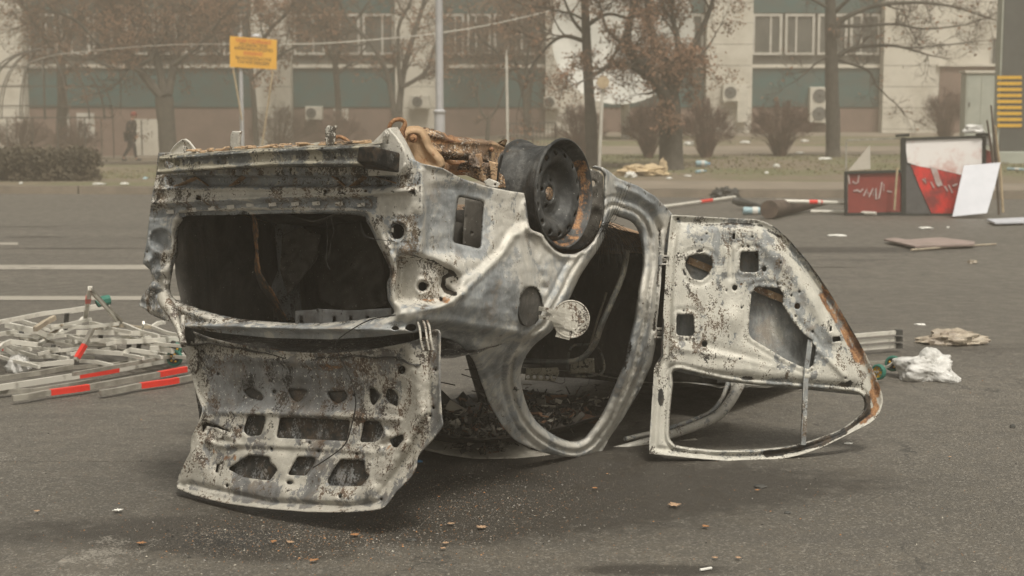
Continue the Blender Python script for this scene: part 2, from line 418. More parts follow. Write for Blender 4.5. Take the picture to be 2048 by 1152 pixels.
bottom = [(1171,916),(1112,911),(1075,900),(1040,886),(1022,872),(1001,845),(981,810),(963,765),(946,720),(922,692),(908,683),(888,676),(845,664),(800,668),(760,673),(659,679),(540,676),(460,668),(420,663),(368,654),(330,640),(300,627),(289,618),(277,611)]
left = [(284,592),(297,575),(306,560),(300,540),(286,527),(289,505),(294,480),(297,450),(300,424),(304,390),(310,360),(313,345)]
outline = lin(body_top+cat(arch, 5, False)+side_r+cat(bottom[:12], 5, False)+bottom[12:]+left, 5)
TW = TPS([(850,345),(850,400),(850,600),(900,500),(1000,450),(1060,560),(1130,515),(1060,640),(1230,380),(1330,430),(1320,600),(1150,580),(1100,662),(1000,655),(900,640),(1000,700),(950,700),(905,690),(1020,760),(1050,820),(1040,880),(1100,905),(1180,912),(1180,880),(1250,800),(1305,710),(1270,640),(1270,460),(1240,440),(840,655),(820,340)],
         [.05,.045,.06,.045,.02,.0,.0,.01,.0,.0,-.01,.0,.03,.04,.06,.11,.13,.16,.20,.25,.29,.28,.26,.24,.13,.04,.02,.02,.01,.10,.05])
def body_depth(x, y):
    a = (x-1024)/FP; b = -(y-576)/FP; q = cth+b*sth; dx = a/q
    yr = (-.85+OX*FX+OY*FY)/(dx*FX+FY); ys = (TW(x, y)-OX*FY+OY*FX)/(-dx*FY+FX)
    return .5*(yr+ys+np.sqrt((yr-ys)**2+.018**2))
lamp = cat([(797,522),(812,514),(838,512),(862,520),(888,534),(912,548),(918,562),(908,580),(892,596),(868,608),(800,605),(792,590),(794,560)], 6)
bump_zone = [(845,330),(845,507),(905,548),(925,560),(960,535),(1000,500),(1015,470),(1030,452),(1058,445),(1050,380),(920,350)]
vent_zone = [(852,372),(905,368),(985,385),(980,470),(962,515),(905,512),(846,505)]
def body_relief(x, y, do, dh):
    r = np.zeros(x.shape)
    r += nz(x, y, .012, 1, .006)+nz(x, y, .035, 2, .003)
    dt = dpoly(x, y, trunk_open); dd = dpoly(x, y, door_open)
    r += flange(dt, 12, .03)+.008*np.exp(-((dt-14)/5)**2)
    r += np.where(x > 1000, flange(dd, 9, .04)+.008*np.exp(-((dd-13)/3)**2)-.010*np.exp(-((dd-21)/2.2)**2)+.008*np.exp(-((dd-27)/3)**2)-.010*np.exp(-((dd-38)/2.5)**2), 0)
    r += np.where(x < 1000, flange(np.minimum(dpoly(x, y, vent), dpoly(x, y, fuel)), 6, .012), 0)
    da = dpoly(x, y, arch, False); r += .012*np.exp(-((da-6)/5)**2)+flange(da, 4, .02)
    # rear panel ribs
    rear = sst((835-x)/20)
    yl = 412-(x-340)*.045
    r += rear*(.018*np.exp(-((y-yl+8)/4.5)**2)-.02*sst((y-yl)/5)*sst((yl+24-y)/5)*sst((760-x)/20))
    r += rear*(-.03*sst((y-350)/5)*sst((374-y)/4)*sst((x-330)/20)*sst((800-x)/20))
    r += rear*.010*np.exp(-((y-378)/3)**2)
    r += rear*sst((y-640)/10)*(.03*np.exp(-((y-(655+ (x-560)*.02))/6)**2))
    r -= .045*region(x, y, lamp, 10)
    r += .014*ridge(x, y, [(790,624),(840,622),(905,604),(925,588)], 9)
    r -= .016*region(x, y, bump_zone, 7)
    r -= .014*region(x, y, rnd(vent_zone, 12), 12)
    r += .010*ridge(x, y, [(925,588),(960,553),(1005,508),(1030,470),(1062,452),(1085,470)], 6)
    r += .012*ridge(x, y, [(846,340),(846,505)], 5)
    r -= .018*ridge(x, y, [(882,545),(900,540),(884,552),(884,572),(905,585)], 5)
    # belt crease and quarter dents
    r += .012*ridge(x, y, [(800,632),(860,640),(930,648),(1000,660),(1060,668),(1098,664)], 10)
    r -= .012*ridge(x, y, [(850,655),(930,672),(1010,690),(1060,690)], 12)
    r += .014*ridge(x, y, [(1040,470),(1043,520),(1055,570)], 9)-.014*ridge(x, y, [(1066,475),(1072,520),(1085,575)], 8)
    r += .010*ridge(x, y, [(1100,520),(1095,560),(1100,620)], 9)-.012*blob(x, y, 1110, 520, 14, 25)
    r -= .012*blob(x, y, 1000, 600, 40, 30)-.008*ridge(x, y, [(960,720),(990,790),(1040,850)], 9)
    # door sill / pillar profile
    r += .010*ridge(x, y, [(1300,440),(1308,520),(1300,620),(1290,690),(1250,790),(1200,870)], 5)-.016*ridge(x, y, [(1318,460),(1318,520),(1312,600),(1306,660)], 4)
    r -= .02*ridge(x, y, [(1240,395),(1270,400),(1300,420),(1318,455)], 7)
    r += .012*ridge(x, y, [(1235,372),(1275,388),(1305,408)], 5)
    # corner lamp housings and left crumple
    c = blob(x, y, 310, 560, 34, 70); r += c*(nz(x, y, .045, 4, .05)+nz(x, y, .1, 5, .02))
    r += c*.01
    for cx, cy, rr, k in ((795,463,20,-.012),(322,480,24,-.014),(845,573,14,-.01),(805,500,10,.012)):
        d = np.hypot(x-cx, y-cy); r += k*sst((rr-d)/5)+.005*np.exp(-((d-rr)/3)**2)
    r = r*1.5+nz(x, y, .08, 6, .004)+np.where(x > 840, nz(x, y, .022, 31, .009), 0)
    return r
def cx(pts, ch, v, s=6): return ('l', pts, ch, v, s)
body_mask = paint([.0,.07,.42,.34], [
    ('p', [(290,300),(845,280),(845,510),(905,550),(960,600),(905,612),(790,640),(290,690)], 3, 1.0, 20),
    ('p', [(290,300),(845,280),(845,640),(290,690)], 2, .46, 10), ('p', [(290,300),(845,280),(845,660),(290,690)], 1, .375, 10), ('b', (430,362,80,12), 1, .58), ('b', (640,362,110,12), 1, .60), ('b', (560,412,210,7), 1, .56), ('b', (320,470,30,60), 1, .42), ('b', (770,470,20,60), 1, .56), ('b', (340,500,8,90), 1, .62), ('b', (560,662,260,9), 1, .55), ('b', (395,600,60,40), 1, .45), ('b', (560,410,200,9), 0, .2), ('b', (345,520,20,120), 1, .34), ('b', (560,425,260,10), 1, .36), ('b', (780,440,25,40), 1, .34),
    ('p', bump_zone, 3, .8, 16), ('p', bump_zone, 2, .62, 10),
    ('p', vent_zone, 2, .40, 14), ('p', vent_zone, 3, .3, 14),
    ('p', [(330,348),(800,340),(800,376),(330,378)], 1, .42, 5), ('p', [(330,350),(800,345),(800,374),(330,376)], 2, .30, 5),
    ('b', (575,366,55,9), 0, .50), ('b', (575,366,40,7), 1, .35), ('b', (440,300,60,6), 0, .7), ('b', (620,292,120,5), 0, .6),
    ('p', [(325,381),(845,374),(845,394),(560,396),(325,408)], 2, .64, 4),
    ('p', [(750,385),(842,378),(842,428),(770,430)], 2, .78, 8), ('p', [(750,385),(842,378),(842,428),(770,430)], 3, .55, 8),
    ('p', [(342,408),(460,398),(750,396),(752,424),(560,424),(342,432)], 2, .28, 5), ('p', [(342,408),(460,398),(750,396),(752,424),(560,424),(342,432)], 1, .28, 5),
    ('h', 7, 1, .50), 
    cx([(840,345),(840,500)], 1, .50, 5),
    ('b', (318,380,14,50), 2, .62), ('b', (315,470,22,40), 2, .36), ('b', (312,560,25,50), 2, .50), ('b', (312,470,30,40), 3, .6),
    ('b', (312,590,22,30), 0, .38), ('b', (330,560,12,60), 2, .62),
    ('p', lamp, 2, .86, 7), ('p', lamp, 1, .02, 7), ('p', lamp, 3, .95, 7), ('b', (888,600,18,12), 0, .62), ('b', (845,575,13,13), 0, .45), ('b', (840,600,50,5), 0, .5),
    cx([(797,522),(830,513),(866,522),(905,545),(917,560)], 1, .66, 4), cx([(905,546),(888,556),(886,572),(892,582),(910,588)], 1, .95, 6),
    ('b', (800,470,28,45), 1, .40), ('b', (790,540,10,50), 1, .42), ('b', (795,590,14,30), 3, 1.0),
    cx([(793,626),(850,626),(905,606)], 2, .55, 9), cx([(793,626),(850,626),(905,606)], 1, 0, 9), cx([(793,626),(850,626),(905,606)], 3, .2, 9),
    cx([(908,592),(960,545),(1010,495),(1035,455),(1060,450)], 2, .86, 13), cx([(925,590),(965,552),(1008,505)], 0, .22, 5),
    ('p', [(915,600),(1010,510),(1020,480),(1060,465),(1050,640),(920,640)], 3, .30, 12),
    ('b', (980,590,50,45), 2, .26), ('b', (958,606,14,14), 1, .44), ('b', (990,642,12,12), 1, .42), ('b', (1050,530,30,50), 2, .66), ('b', (1085,490,25,25), 2, .8),
    ('b', (1060,500,40,40), 3, .45), ('b', (1165,545,22,45), 2, .85), ('b', (1180,500,30,30), 2, .6), ('b', (1140,500,40,10), 3, .5),
    cx([(1060,462),(1085,470),(1127,508)], 2, .75, 6), ('b', (1222,390,12,45), 2, .62), ('b', (1222,390,14,60), 3, .12),
    ('p', [(1207,350),(1190,336),(1190,490),(1206,440)], 1, .45, 6), ('b', (1210,440,5,50), 0, .25),
    ('p', [(840,655),(905,660),(1000,670),(1050,700),(1030,760),(1060,860),(1000,830),(940,710)], 3, .28, 14),
    ('p', [(900,660),(1040,700),(1030,780),(1080,880),(1030,880),(940,720)], 2, .44, 25),
    ('b', (880,662,90,12), 1, .28), ('b', (1030,778,16,10), 1, .62), ('b', (1080,661,22,8), 0, .25), ('b', (1100,640,20,20), 2, .6),
    ('p', [(1040,740),(1060,860),(1160,890),(1230,800),(1300,720),(1300,440),(1345,430),(1320,700),(1210,915),(1060,905)], 2, .66, 16),
    cx([(1044,760),(1056,820),(1080,856)], 1, .45, 5),
    cx([(1258,690),(1246,735)], 1, .80, 8), cx([(1206,826),(1170,870)], 1, .6, 5), cx([(1262,640),(1240,750),(1200,830)], 0, .30, 9), cx([(1290,720),(1262,770)], 0, .35, 8),
    ('b', (1330,450,16,30), 1, .42), cx([(1235,400),(1275,420),(1285,470),(1290,520)], 1, .38, 11), cx([(1240,365),(1290,385),(1340,425)], 1, .48, 7),
    cx([(1318,460),(1319,520),(1312,600),(1308,660)], 1, .62, 5), cx([(1308,560),(1318,640)], 1, .4, 4), ('b', (1290,560,14,60), 2, .78),
    ('b', (1285,607,7,5), 1, .6), cx([(1320,420),(1270,372)], 2, .2, 6),
    ('e', (door_open, 21, 1.8, 1000), 1, .50), ('e', (door_open, 38, 1.8, 1190), 1, .46), ('e', (door_open, 8, 1.5, 1000), 1, .40), ('e', (door_open, 2, 2.5, 1000), 1, .42), ('e', (door_open, 21, 5, 1000), 2, .72), ('e', (trunk_open, 10, 3, 0), 2, .7),  # jamb grooves darkened: shade of the steps painted into the colour
    ('b', (1120,905,70,8), 2, .5), cx([(1110,884),(1160,896),(1200,890)], 2, .8, 4),
    ('b', (560,660,220,14), 2, .36), ('b', (450,655,90,9), 0, .35), ('b', (600,662,200,8), 1, .36), cx([(392,620),(460,640),(619,652),(780,634)], 2, .62, 3),
])
small = [ell(795,463,13,15), ell(845,573,8.5,9), ell(397,396,6,5), ell(731,382,3.5,2.5), ell(783,383,3,2.5), ell(826,384,3,3.5,rot=30),
         ell(651,383,3,3), ell(684,387,5,3), ell(310,398,3,3.5), ell(882,598,3.5,5), ell(903,564,2,2.5), ell(790,657,8,6), ell(822,656,12,8), ell(1202,352,1,1),
         rnd([(331,574),(334,574),(334,580),(331,580)],1,2), rnd([(330,556),(334,556),(334,561),(330,561)],1,2), ell(1245,612,.1,.1)]
small = [s for s in small if max(p[0] for p in s)-min(p[0] for p in s) > 2.2 and not (1190 < s[0][0] < 1260)]
body = sheet('body_shell', outline, [trunk_open, door_open, vent, fuel]+small, body_depth, M['body'], car, body_relief, 3.6, .004, body_mask)
# spot-weld flakes and clips on the rear shelf
for x_, y_ in ((340,424),(385,420),(424,417),(461,414),(500,410),(545,409),(590,408),(632,407),(678,408),(722,410)):
    c0 = [U(x_+a, y_+b, Yt(x_, y_, -.85)+.006+k) for k in (0, .012) for a, b in ((-8,-3),(7,-5),(8,3),(-7,4))]
    mb = MB(); mb.hexa(c0); mb.build('clip', M['body'], car, mask=(.1,0,.95,.9))
# ---- floor pan and inner walls (car grid surfaces) ----
def ztop(t): return float(np.interp(t, [-.85,-.6,-.3,.3,.9,1.5,2,2.7], [1.27,1.2,1.11,1.10,.98,.85,.75,.52]))
def grid(name, A, B, C_, D, mat, nu=24, nv=16, amp=.01, mask=(.12,.30,.4,.15), parent=car, thick=.003, sc=3, hole=None):
    """bilinear patch A-B-C-D (world points) with crumple"""
    vs = []; fs = []; nrm = (Vector(B)-Vector(A)).cross(Vector(D)-Vector(A)).normalized()
    for j in range(nv+1):
        for i in range(nu+1):
            u, v = i/nu, j/nv
            p = (Vector(A)*(1-u)+Vector(B)*u)*(1-v)+(Vector(D)*(1-u)+Vector(C_)*u)*v
            vs.append(p+nrm*amp*(noise.noise(p*sc)+.5*noise.noise(p*sc*3.1)))
    for j in range(nv):
        for i in range(nu):
            if hole and hole((i+.5)/nu, (j+.5)/nv): continue
            a = j*(nu+1)+i; fs.append((a, a+1, a+nu+2, a+nu+1))
    o = link_mesh(name, vs, fs, mat, parent, True, None, np.tile(np.array(mask), (len(vs), 1)))
    if thick: m = o.modifiers.new('s', 'SOLIDIFY'); m.thickness = thick; m.offset = 0
    return o
tt = [-.84,-.6,-.3,0,.3,.6,.9,1.2,1.5,1.75,2,2.3,2.6]; vs = []; fs = []; nw = 14
for t in tt:
    ws_ = .32 if abs(t) < .32 else .13
    for j in range(nw+1):
        w = ws_+(1.25-ws_)*j/nw; e = max(0, 1-min(j, nw-j)/2)
        z = ztop(t)-.04*w-.05*e-(.05 if .3 < (w % .62) < .45 else 0)+.012*noise.noise(Vector((t*4, w*5, 1)))
        if t > .9: z -= .08*e
        vs.append(CW(t, w, z))
for i in range(len(tt)-1):
    for j in range(nw):
        a = i*(nw+1)+j; fs.append((a, a+1, a+nw+2, a+nw+1))
o = link_mesh('floor_pan', vs, fs, M['rust'], car, True, None, np.tile(np.array((.35,.35,.3,.8)), (len(vs), 1)))
m = o.modifiers.new('s', 'SOLIDIFY'); m.thickness = .004
g = lambda *a, **k: grid(*a, **k)
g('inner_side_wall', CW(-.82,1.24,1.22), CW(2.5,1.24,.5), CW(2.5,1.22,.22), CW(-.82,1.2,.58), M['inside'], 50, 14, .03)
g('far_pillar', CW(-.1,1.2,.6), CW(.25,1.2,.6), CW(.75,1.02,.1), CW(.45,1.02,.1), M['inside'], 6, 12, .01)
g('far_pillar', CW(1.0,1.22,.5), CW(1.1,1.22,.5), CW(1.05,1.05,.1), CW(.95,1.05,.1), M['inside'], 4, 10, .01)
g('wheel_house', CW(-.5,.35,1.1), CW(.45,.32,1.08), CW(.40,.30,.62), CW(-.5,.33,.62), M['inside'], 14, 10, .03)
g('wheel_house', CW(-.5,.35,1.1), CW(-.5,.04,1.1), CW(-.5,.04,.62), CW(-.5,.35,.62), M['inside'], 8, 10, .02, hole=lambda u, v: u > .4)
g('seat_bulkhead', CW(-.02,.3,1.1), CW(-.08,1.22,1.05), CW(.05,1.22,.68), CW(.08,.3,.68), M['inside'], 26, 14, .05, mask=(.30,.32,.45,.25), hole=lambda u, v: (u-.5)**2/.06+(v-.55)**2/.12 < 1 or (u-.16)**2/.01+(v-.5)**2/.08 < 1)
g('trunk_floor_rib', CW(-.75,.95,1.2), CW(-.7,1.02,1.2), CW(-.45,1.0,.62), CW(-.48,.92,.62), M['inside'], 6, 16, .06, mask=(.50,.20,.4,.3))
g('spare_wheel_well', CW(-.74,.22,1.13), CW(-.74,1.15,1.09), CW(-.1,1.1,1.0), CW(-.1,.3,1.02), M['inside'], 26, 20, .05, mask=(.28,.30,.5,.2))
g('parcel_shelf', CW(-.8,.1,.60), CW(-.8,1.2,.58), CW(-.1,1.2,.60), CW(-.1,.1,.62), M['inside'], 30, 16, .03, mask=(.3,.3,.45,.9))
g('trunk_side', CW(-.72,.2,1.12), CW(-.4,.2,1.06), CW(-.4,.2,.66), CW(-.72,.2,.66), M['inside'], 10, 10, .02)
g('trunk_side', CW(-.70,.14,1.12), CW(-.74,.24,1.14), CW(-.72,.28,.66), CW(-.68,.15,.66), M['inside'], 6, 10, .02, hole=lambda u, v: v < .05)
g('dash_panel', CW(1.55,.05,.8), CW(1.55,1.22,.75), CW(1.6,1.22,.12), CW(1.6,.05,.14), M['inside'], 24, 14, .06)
def flat(name, poly, kind, val, mat, mask, th=.004, rel=None, holes=[], res=5, rad=0, parent=car, dv=None):
    ol = rnd(poly, rad, 5) if rad else lin(poly, 5)
    fn = {'t': lambda x, y: np.array([Yt(a, b, val) for a, b in zip(x, y)]), 'w': lambda x, y: np.array([Yw(a, b, val) for a, b in zip(x, y)]), 'Y': lambda x, y: np.full(x.shape, float(val)), 'f': val}[kind]
    mk = mask if callable(mask) else paint(mask, [])
    return sheet(name, ol, holes, fn, mat, parent, rel, res, th, mk)
crum = lambda a, s=.05: (lambda x, y, do, dh: nz(x, y, s, 3, a))
flat('shelf_plate', [(590,622),(640,618),(700,621),(787,616),(790,640),(700,648),(590,650)], 't', -.72, M['lid'], (.05,.42,.10,.25), .004, crum(.006), [rnd([(x_-3,633),(x_+3,632),(x_+4,648),(x_-4,648)],2,3) for x_ in (602,668,701,735)])
flat('inner_panel', [(565,470),(600,455),(640,470),(632,520),(600,560),(575,590),(560,540)], 't', -.35, M['inside'], (.1,.05,.7,.5), .004, crum(.04))
flat('wheel_house', [(384,436),(400,426),(470,424),(545,430),(538,500),(525,560),(490,596),(440,606),(415,640),(398,625),(392,540)], 't', -.22, M['lid'], paint([.42,.42,.2,.4], [('b', (400,520,14,80), 0, .6), ('b', (470,560,50,25), 0, .62), ('b', (470,560,50,25), 1, .3)]), .004, crum(.05, .02))
flat('inner_panel', [(548,436),(600,434),(612,470),(598,560),(604,640),(540,640),(530,600),(556,540)], 't', -.30, M['lid'], (.05,.44,.15,.3), .004, crum(.04, .025))
flat('inner_panel', [(610,440),(740,436),(765,520),(772,610),(700,625),(640,600),(620,520)], 't', -.18, M['inside'], (.15,.20,.9,.3), .004, crum(.06, .025))
# ---- roof ----
vs = []; fs = []; nu, nv = 34, 30; mk = []
for i in range(nu+1):
    for j in range(nv+1):
        u, v = i/nu*2-1, j/nv*2-1
        e = max(abs(u), abs(v)); rr = (abs(u)**5+abs(v)**5)**.2
        s_ = e/rr if rr > 0 else 1
        uu, vv = u*s_, v*s_
        t = .82+uu*.62; w = .82+vv*.40; 
        z = .012+.075*min(1, rr)**4*(1-.25*uu)+.006*noise.noise(Vector((t*5, w*5, 0)))
        vs.append(CW(t, w, z)); mk.append((.1, .75, .25, .4))
for i in range(nu):
    for j in range(nv): a = i*(nv+1)+j; fs.append((a, a+1, a+nv+2, a+nv+1))
o = link_mesh('roof', vs, fs, M['roof'], car, True, None, mk); m = o.modifiers.new('s', 'SOLIDIFY'); m.thickness = .004
flat('roof_edge', [(840,884),(870,862),(940,858),(996,856),(1010,866),(1030,882),(1060,899),(1110,910),(1200,910),(1290,893),(1390,876),(1400,882),(1330,898),(1230,914),(1100,919),(960,918),(890,908),(850,898)], 'f',
     field([(840,890,'Y',6.34),(1000,860,'Y',6.46),(875,864,'Y',6.48),(1110,912,'Y',6.32),(1200,912,'Y',6.42),(1390,878,'Y',6.62),(960,916,'Y',6.25),(870,903,'Y',6.28)]), M['roof'], paint([.02,.0,1.1,.1], [('o', 3, 1, .3), ('b', (1000,870,20,14), 0, .5)]), .004, crum(.004), res=5)
# debris of ash, glass and wire inside the roof
mb = MB()
for k in range(1500):
    t = random.uniform(.28, 1.3); w = random.uniform(.52, 1.1); z = .03+random.random()**2*.11
    if k % 3 == 0: t = random.uniform(.28, .6)
    c = CW(t, w, z); a = Vector((random.gauss(0,1), random.gauss(0,1), random.gauss(0,.5))).normalized(); b = a.cross(Vector((random.gauss(0,1), random.gauss(0,1), random.gauss(0,1)))).normalized()
    L_ = random.uniform(.006, .028)*(1.6 if random.random() < .1 else 1); w_ = L_*random.uniform(.15, .7); n_ = a.cross(b)*L_*.12
    mb.k = random.choice((0,0,0,0,1,1,2,3))
    mb.hexa([c-a*L_-b*w_-n_, c+a*L_-b*w_*.6-n_, c+a*L_*.8+b*w_-n_, c-a*L_+b*w_*.8-n_, c-a*L_-b*w_+n_, c+a*L_-b*w_*.6+n_, c+a*L_*.8+b*w_+n_, c-a*L_+b*w_*.8+n_])
M['ash0'] = plain('charred_rubble', (.05,.045,.04), (.02,.018,.016), .9); M['ash1'] = plain('ash_rubble', (.20,.185,.16), (.08,.07,.06), .9)
M['ash2'] = plain('rusty_rubble', (.20,.11,.06), (.08,.04,.03), .9); M['ash3'] = plain('pale_rubble', (.38,.35,.29), (.2,.18,.15), .9)
meta(mb.build('debris', [M['ash0'], M['ash1'], M['ash2'], M['ash3']], car), kind='stuff')
# ---- seat and dash tubes seen through the door ----
M['wire'] = plain('burnt_wire', (.03,.028,.025), (.012,.011,.01), .6, .3, bump=0)
def ptube(name, pts, r, mat, mask=(.2,.3,.4,.6), n=8, parent=car, smooth=True, step=None):
    P = [U(*p) for p in pts]
    if step:
        Q = cat([(p[0], p[1]) for p in pts], step, False); Ys = np.interp(np.linspace(0, 1, len(Q)), np.linspace(0, 1, len(pts)), [p[2] for p in pts]); P = [U(q[0], q[1], float(y)) for q, y in zip(Q, Ys)]
        if isinstance(r, (list, tuple)): r = list(np.interp(np.linspace(0, 1, len(Q)), np.linspace(0, 1, len(r)), r))
    mb = MB(); mb.tube(P, r, n); return mb.build(name, mat, parent, smooth, mask=mask)
ptube('seat_frame', [(1040,722,6.7),(1120,724,6.65),(1160,718,6.6),(1188,690,6.55),(1203,650,6.5),(1225,600,6.5),(1245,550,6.5),(1255,500,6.5)], .013, M['beam'], (.1,.1,.45,.5), step=8)
ptube('seat_frame', [(1176,706,6.75),(1195,640,6.7),(1213,585,6.7)], .005, M['beam'], (.3,.1,.7,.5))
ptube('seat_frame', [(1140,700,6.9),(1150,690,6.9),(1195,695,6.9),(1205,745,6.9),(1140,748,6.9),(1138,705,6.9)], .006, M['beam'], step=8)
flat('seat_bracket', [(1052,737),(1116,735),(1119,745),(1110,763),(1050,760)], 'Y', 6.75, M['beam'], (.15,.1,.75,1), .006, None, [ell(1056+k*13, 754, 4, 4) for k in range(5)], 4)
flat('seat_bracket', [(1143,720),(1188,716),(1190,745),(1140,748)], 'Y', 6.85, M['beam'], (.1,.1,.7,1), .006, None, [ell(1165+k*9, 734, 3, 2.5) for k in range(-1, 2)], 4)
mb = MB()
for k in range(26):
    x_, y_ = random.uniform(1060, 1240), random.uniform(500, 860); P = [(x_, y_)]
    for s_ in range(5): P.append((P[-1][0]+random.uniform(-16, 14), P[-1][1]+random.uniform(-4, 24)))
    Y0 = random.uniform(6.25, 6.8); mb = MB(); mb.tube([U(a, min(b, 870), Y0+.02*i) for i, (a, b) in enumerate(P)], random.choice((.001,.0015,.0025)), 4); mb.build('loose_wire', M['wire'], car)
for k in range(12):
    x_, y_ = random.uniform(900, 1000), random.uniform(730, 840); mb = MB(); mb.tube([U(x_, y_, 6.6), U(x_+random.uniform(-50, 50), y_+random.uniform(-20, 20), 6.7)], .003, 4); mb.build('loose_wire', M['wire'], car)
for P in ([(652,432,5.1),(655,480,5.15),(652,515,5.15),(655,532,5.15),(661,541,5.15)], [(662,434,5.1),(668,460,5.12),(662,485,5.15),(656,520,5.15)], [(721,446,5.0),(725,462,5.0),(730,472,5.0),(748,478,5.0),(790,483,4.98)]):
    mb = MB(); mb.tube([U(*p) for p in P], .0013, 5); mb.build('loose_wire', M['wire'], car)
ptube('trunk_cable', [(791,630,4.93),(739,640,4.95),(690,668,4.97),(671,687,5.0),(675,704,5.02),(690,732,5.03),(703,762,5.04),(710,790,5.05),(711,814,5.06),(703,852,5.08),(691,887,5.1),(665,910,5.12),(627,935,5.16)], .0022, M['wire'], step=8)
mb = MB()
for k in range(60):
    a = R(random.gauss(62, 26)); L_ = random.uniform(25, 90); x0_, y0_ = 1208+random.uniform(-10, 12), 452+random.uniform(-8, 12); P = []
    for s_ in range(7):
        u = s_/6; P.append(U(x0_+math.cos(a)*L_*u+random.uniform(-1, 1), y0_+math.sin(a)*L_*u*.6-12*math.sin(u*2.2)+40*u*u, 5.72+.05*u+random.uniform(-.004, .004)))
    mb.tube(P, .0008, 3)
for k in range(26):
    a = R(random.uniform(0, 360)); mb.tube([U(1205, 462, 5.68), U(1205+math.cos(a)*random.uniform(10,45), 455+math.sin(a)*random.uniform(10,30), 5.69)], .0008, 3)
for k in range(8):
    x_ = 1165+k*9; mb.tube([U(x_, 500-k*8, 5.7), U(x_+20, 470-k*10, 5.68), U(x_+34, 420-k*8, 5.7)], .0006, 3)
mb.build('wire_brush_bundle', M['wire'], car)
# ---- bumper beam, brackets ----
bt = lambda x: np.interp(x, [312,540,760], [313,298,288.5]); bb = lambda x: np.interp(x, [312,540,760], [350,334,333])
def beam_rel(x, y, do, dh):
    v = (y-bt(x))/(bb(x)-bt(x)); return .022*np.exp(-((v-.13)/.09)**2)+.022*np.exp(-((v-.84)/.10)**2)-.03*(v > .95)+nz(x, y, .03, 8, .002)
flat('bumper_beam', [(318,313),(540,298),(760,289),(760,334),(540,335),(470,338),(312,350)], 't', -.95, M['beam'], paint([.0,.12,.45,.8], [('b', (330,325,20,15), 2, .95), ('b', (330,325,20,15), 1, 0), ('b', (420,333,50,5), 2, .8), ('b', (640,312,60,12), 2, .62), ('b', (620,330,120,4), 1, .5), ('b', (450,323,60,7), 0, .25), ('b', (460,345,150,6), 1, .5)]), .005, beam_rel,
     [ell(337,328,9.5,9.5), ell(354,327,5.5,7), ell(398,327,2.2,2.5), ell(436,324,2.2,2.8), ell(630,316,2.2,2.5), ell(634,322,1.5,1.5), ell(670,316,2.8,2.8)], 4)
mb = MB(); n = 40; V_ = []
for k in range(n+1):
    x_ = 320+(740-320)*k/n; p = UT(x_, float(bt(x_)), -.955); q = p+Vector((FX, FY, 0))*.12
    V_ += [p, q+Vector((0,0,.012+.01*noise.noise(p*9))), q-Vector((0,0,.05)), p-Vector((0,0,.004))]
mb.add(V_, [(i*4+j, i*4+(j+1)%4, i*4+4+(j+1)%4, i*4+4+j) for i in range(n) for j in range(4)]); mb.build('bumper_beam_top', M['beam'], car, mask=(.32,.2,.6,1))
mb = MB()
for k in range(90):
    x_ = random.uniform(380, 735); p = UT(x_, float(bt(x_))-random.uniform(2, 8), -.93+random.uniform(0, .06)); l = random.uniform(.006, .022)
    mb.hexa([p+Vector(v) for v in ((-l,-.004,-.002),(l,-.004,-.001),(l*.7,.006,0),(-l*.8,.006,.001),(-l,-.004,.001),(l,-.004,.003),(l*.7,.006,.005),(-l*.8,.006,.004))])
meta(mb.build('rust_flakes', M['rust'], car, mask=(.3,0,.95,1)), kind='stuff')
flat('gusset', [(739,291),(755,275),(771,259),(778,257),(790,270),(803,288),(811,305),(811,325),(800,350),(735,352)], 't', -.885, M['body'], (.02,.02,.85,.7), .006, None, [ell(774,286,2.5,3)], 4)
flat('gusset', [(777,256),(795,254),(812,282),(826,310),(838,335),(836,347),(800,350),(811,325),(811,305),(803,288),(790,270)], 'f', field([(777,256,'t',-.885),(811,325,'t',-.885),(800,350,'t',-.885),(795,254,'t',-.80),(826,310,'t',-.78),(838,347,'t',-.78)]), M['body'], (.0,.05,.95,.8), .006, crum(.004), [], 4)
flat('gusset', [(336,313),(341,302),(350,291),(362,281),(370,279),(378,284),(388,297),(396,309)], 't', -.90, M['body'], (.08,.0,.85,.9), .006, lambda x, y, do, dh: .01*np.exp(-(do/3)**2), [ell(370,290,2.2,3.2)], 4)
flat('bracket_tab', [(652,292),(650,257),(656,251),(664,253),(671,251),(668,262),(670,291)], 't', -.91, M['body'], (.02,.05,.85,1), .008, crum(.0015), [], 4)
flat('bracket_tab', [(459,302),(461,270),(465,262),(482,262),(480,270),(476,301)], 't', -.91, M['body'], (.02,.05,.85,1), .008, crum(.0015), [], 4)
mb = MB(); fq = [(717,294),(747,292),(746,325),(713,324)]; bq = [(733,291),(801,306),(799,346),(733,338)]
mb.hexa([UT(a, b, -1.03) for a, b in fq]+[UT(a, b, -.90) for a, b in bq]); o = mb.build('beam_end_box', M['beam'], car, mask=(.0,.66,.2,.5)); bevel(o, .005)
mb = MB(); mb.lathe(UT(727,306,-1.034), (FX,FY,0), [(.009,0),(.008,.001)], 16); mb.build('bolt_hole', M['wire'], car)
mb = MB(); mb.lathe(UT(773,268,-.892), (-FX,-FY,0), [(.012,0),(.012,.006),(.007,.007),(.007,.012),(.003,.012)], 16); mb.build('bolt', M['body'], car, mask=(.1,.1,.6,.6))
ptube('tow_loop', [(778,258,5.08),(781,248,5.08),(788,241,5.08),(798,238.5,5.09),(807,241,5.1),(810,248,5.1),(807,257,5.1),(804,264,5.1),(806,276,5.1)], [.007,.0075,.0075,.0075,.0075,.0085,.010,.011,.010], M['rust'], (.85,.1,.5,.5), step=3)
ptube('tow_loop', [(668,284,5.3),(671,276,5.3),(679,273,5.3),(690,278,5.3),(703,288,5.3)], .007, M['rust'], (.6,.1,.7,.5), step=4)
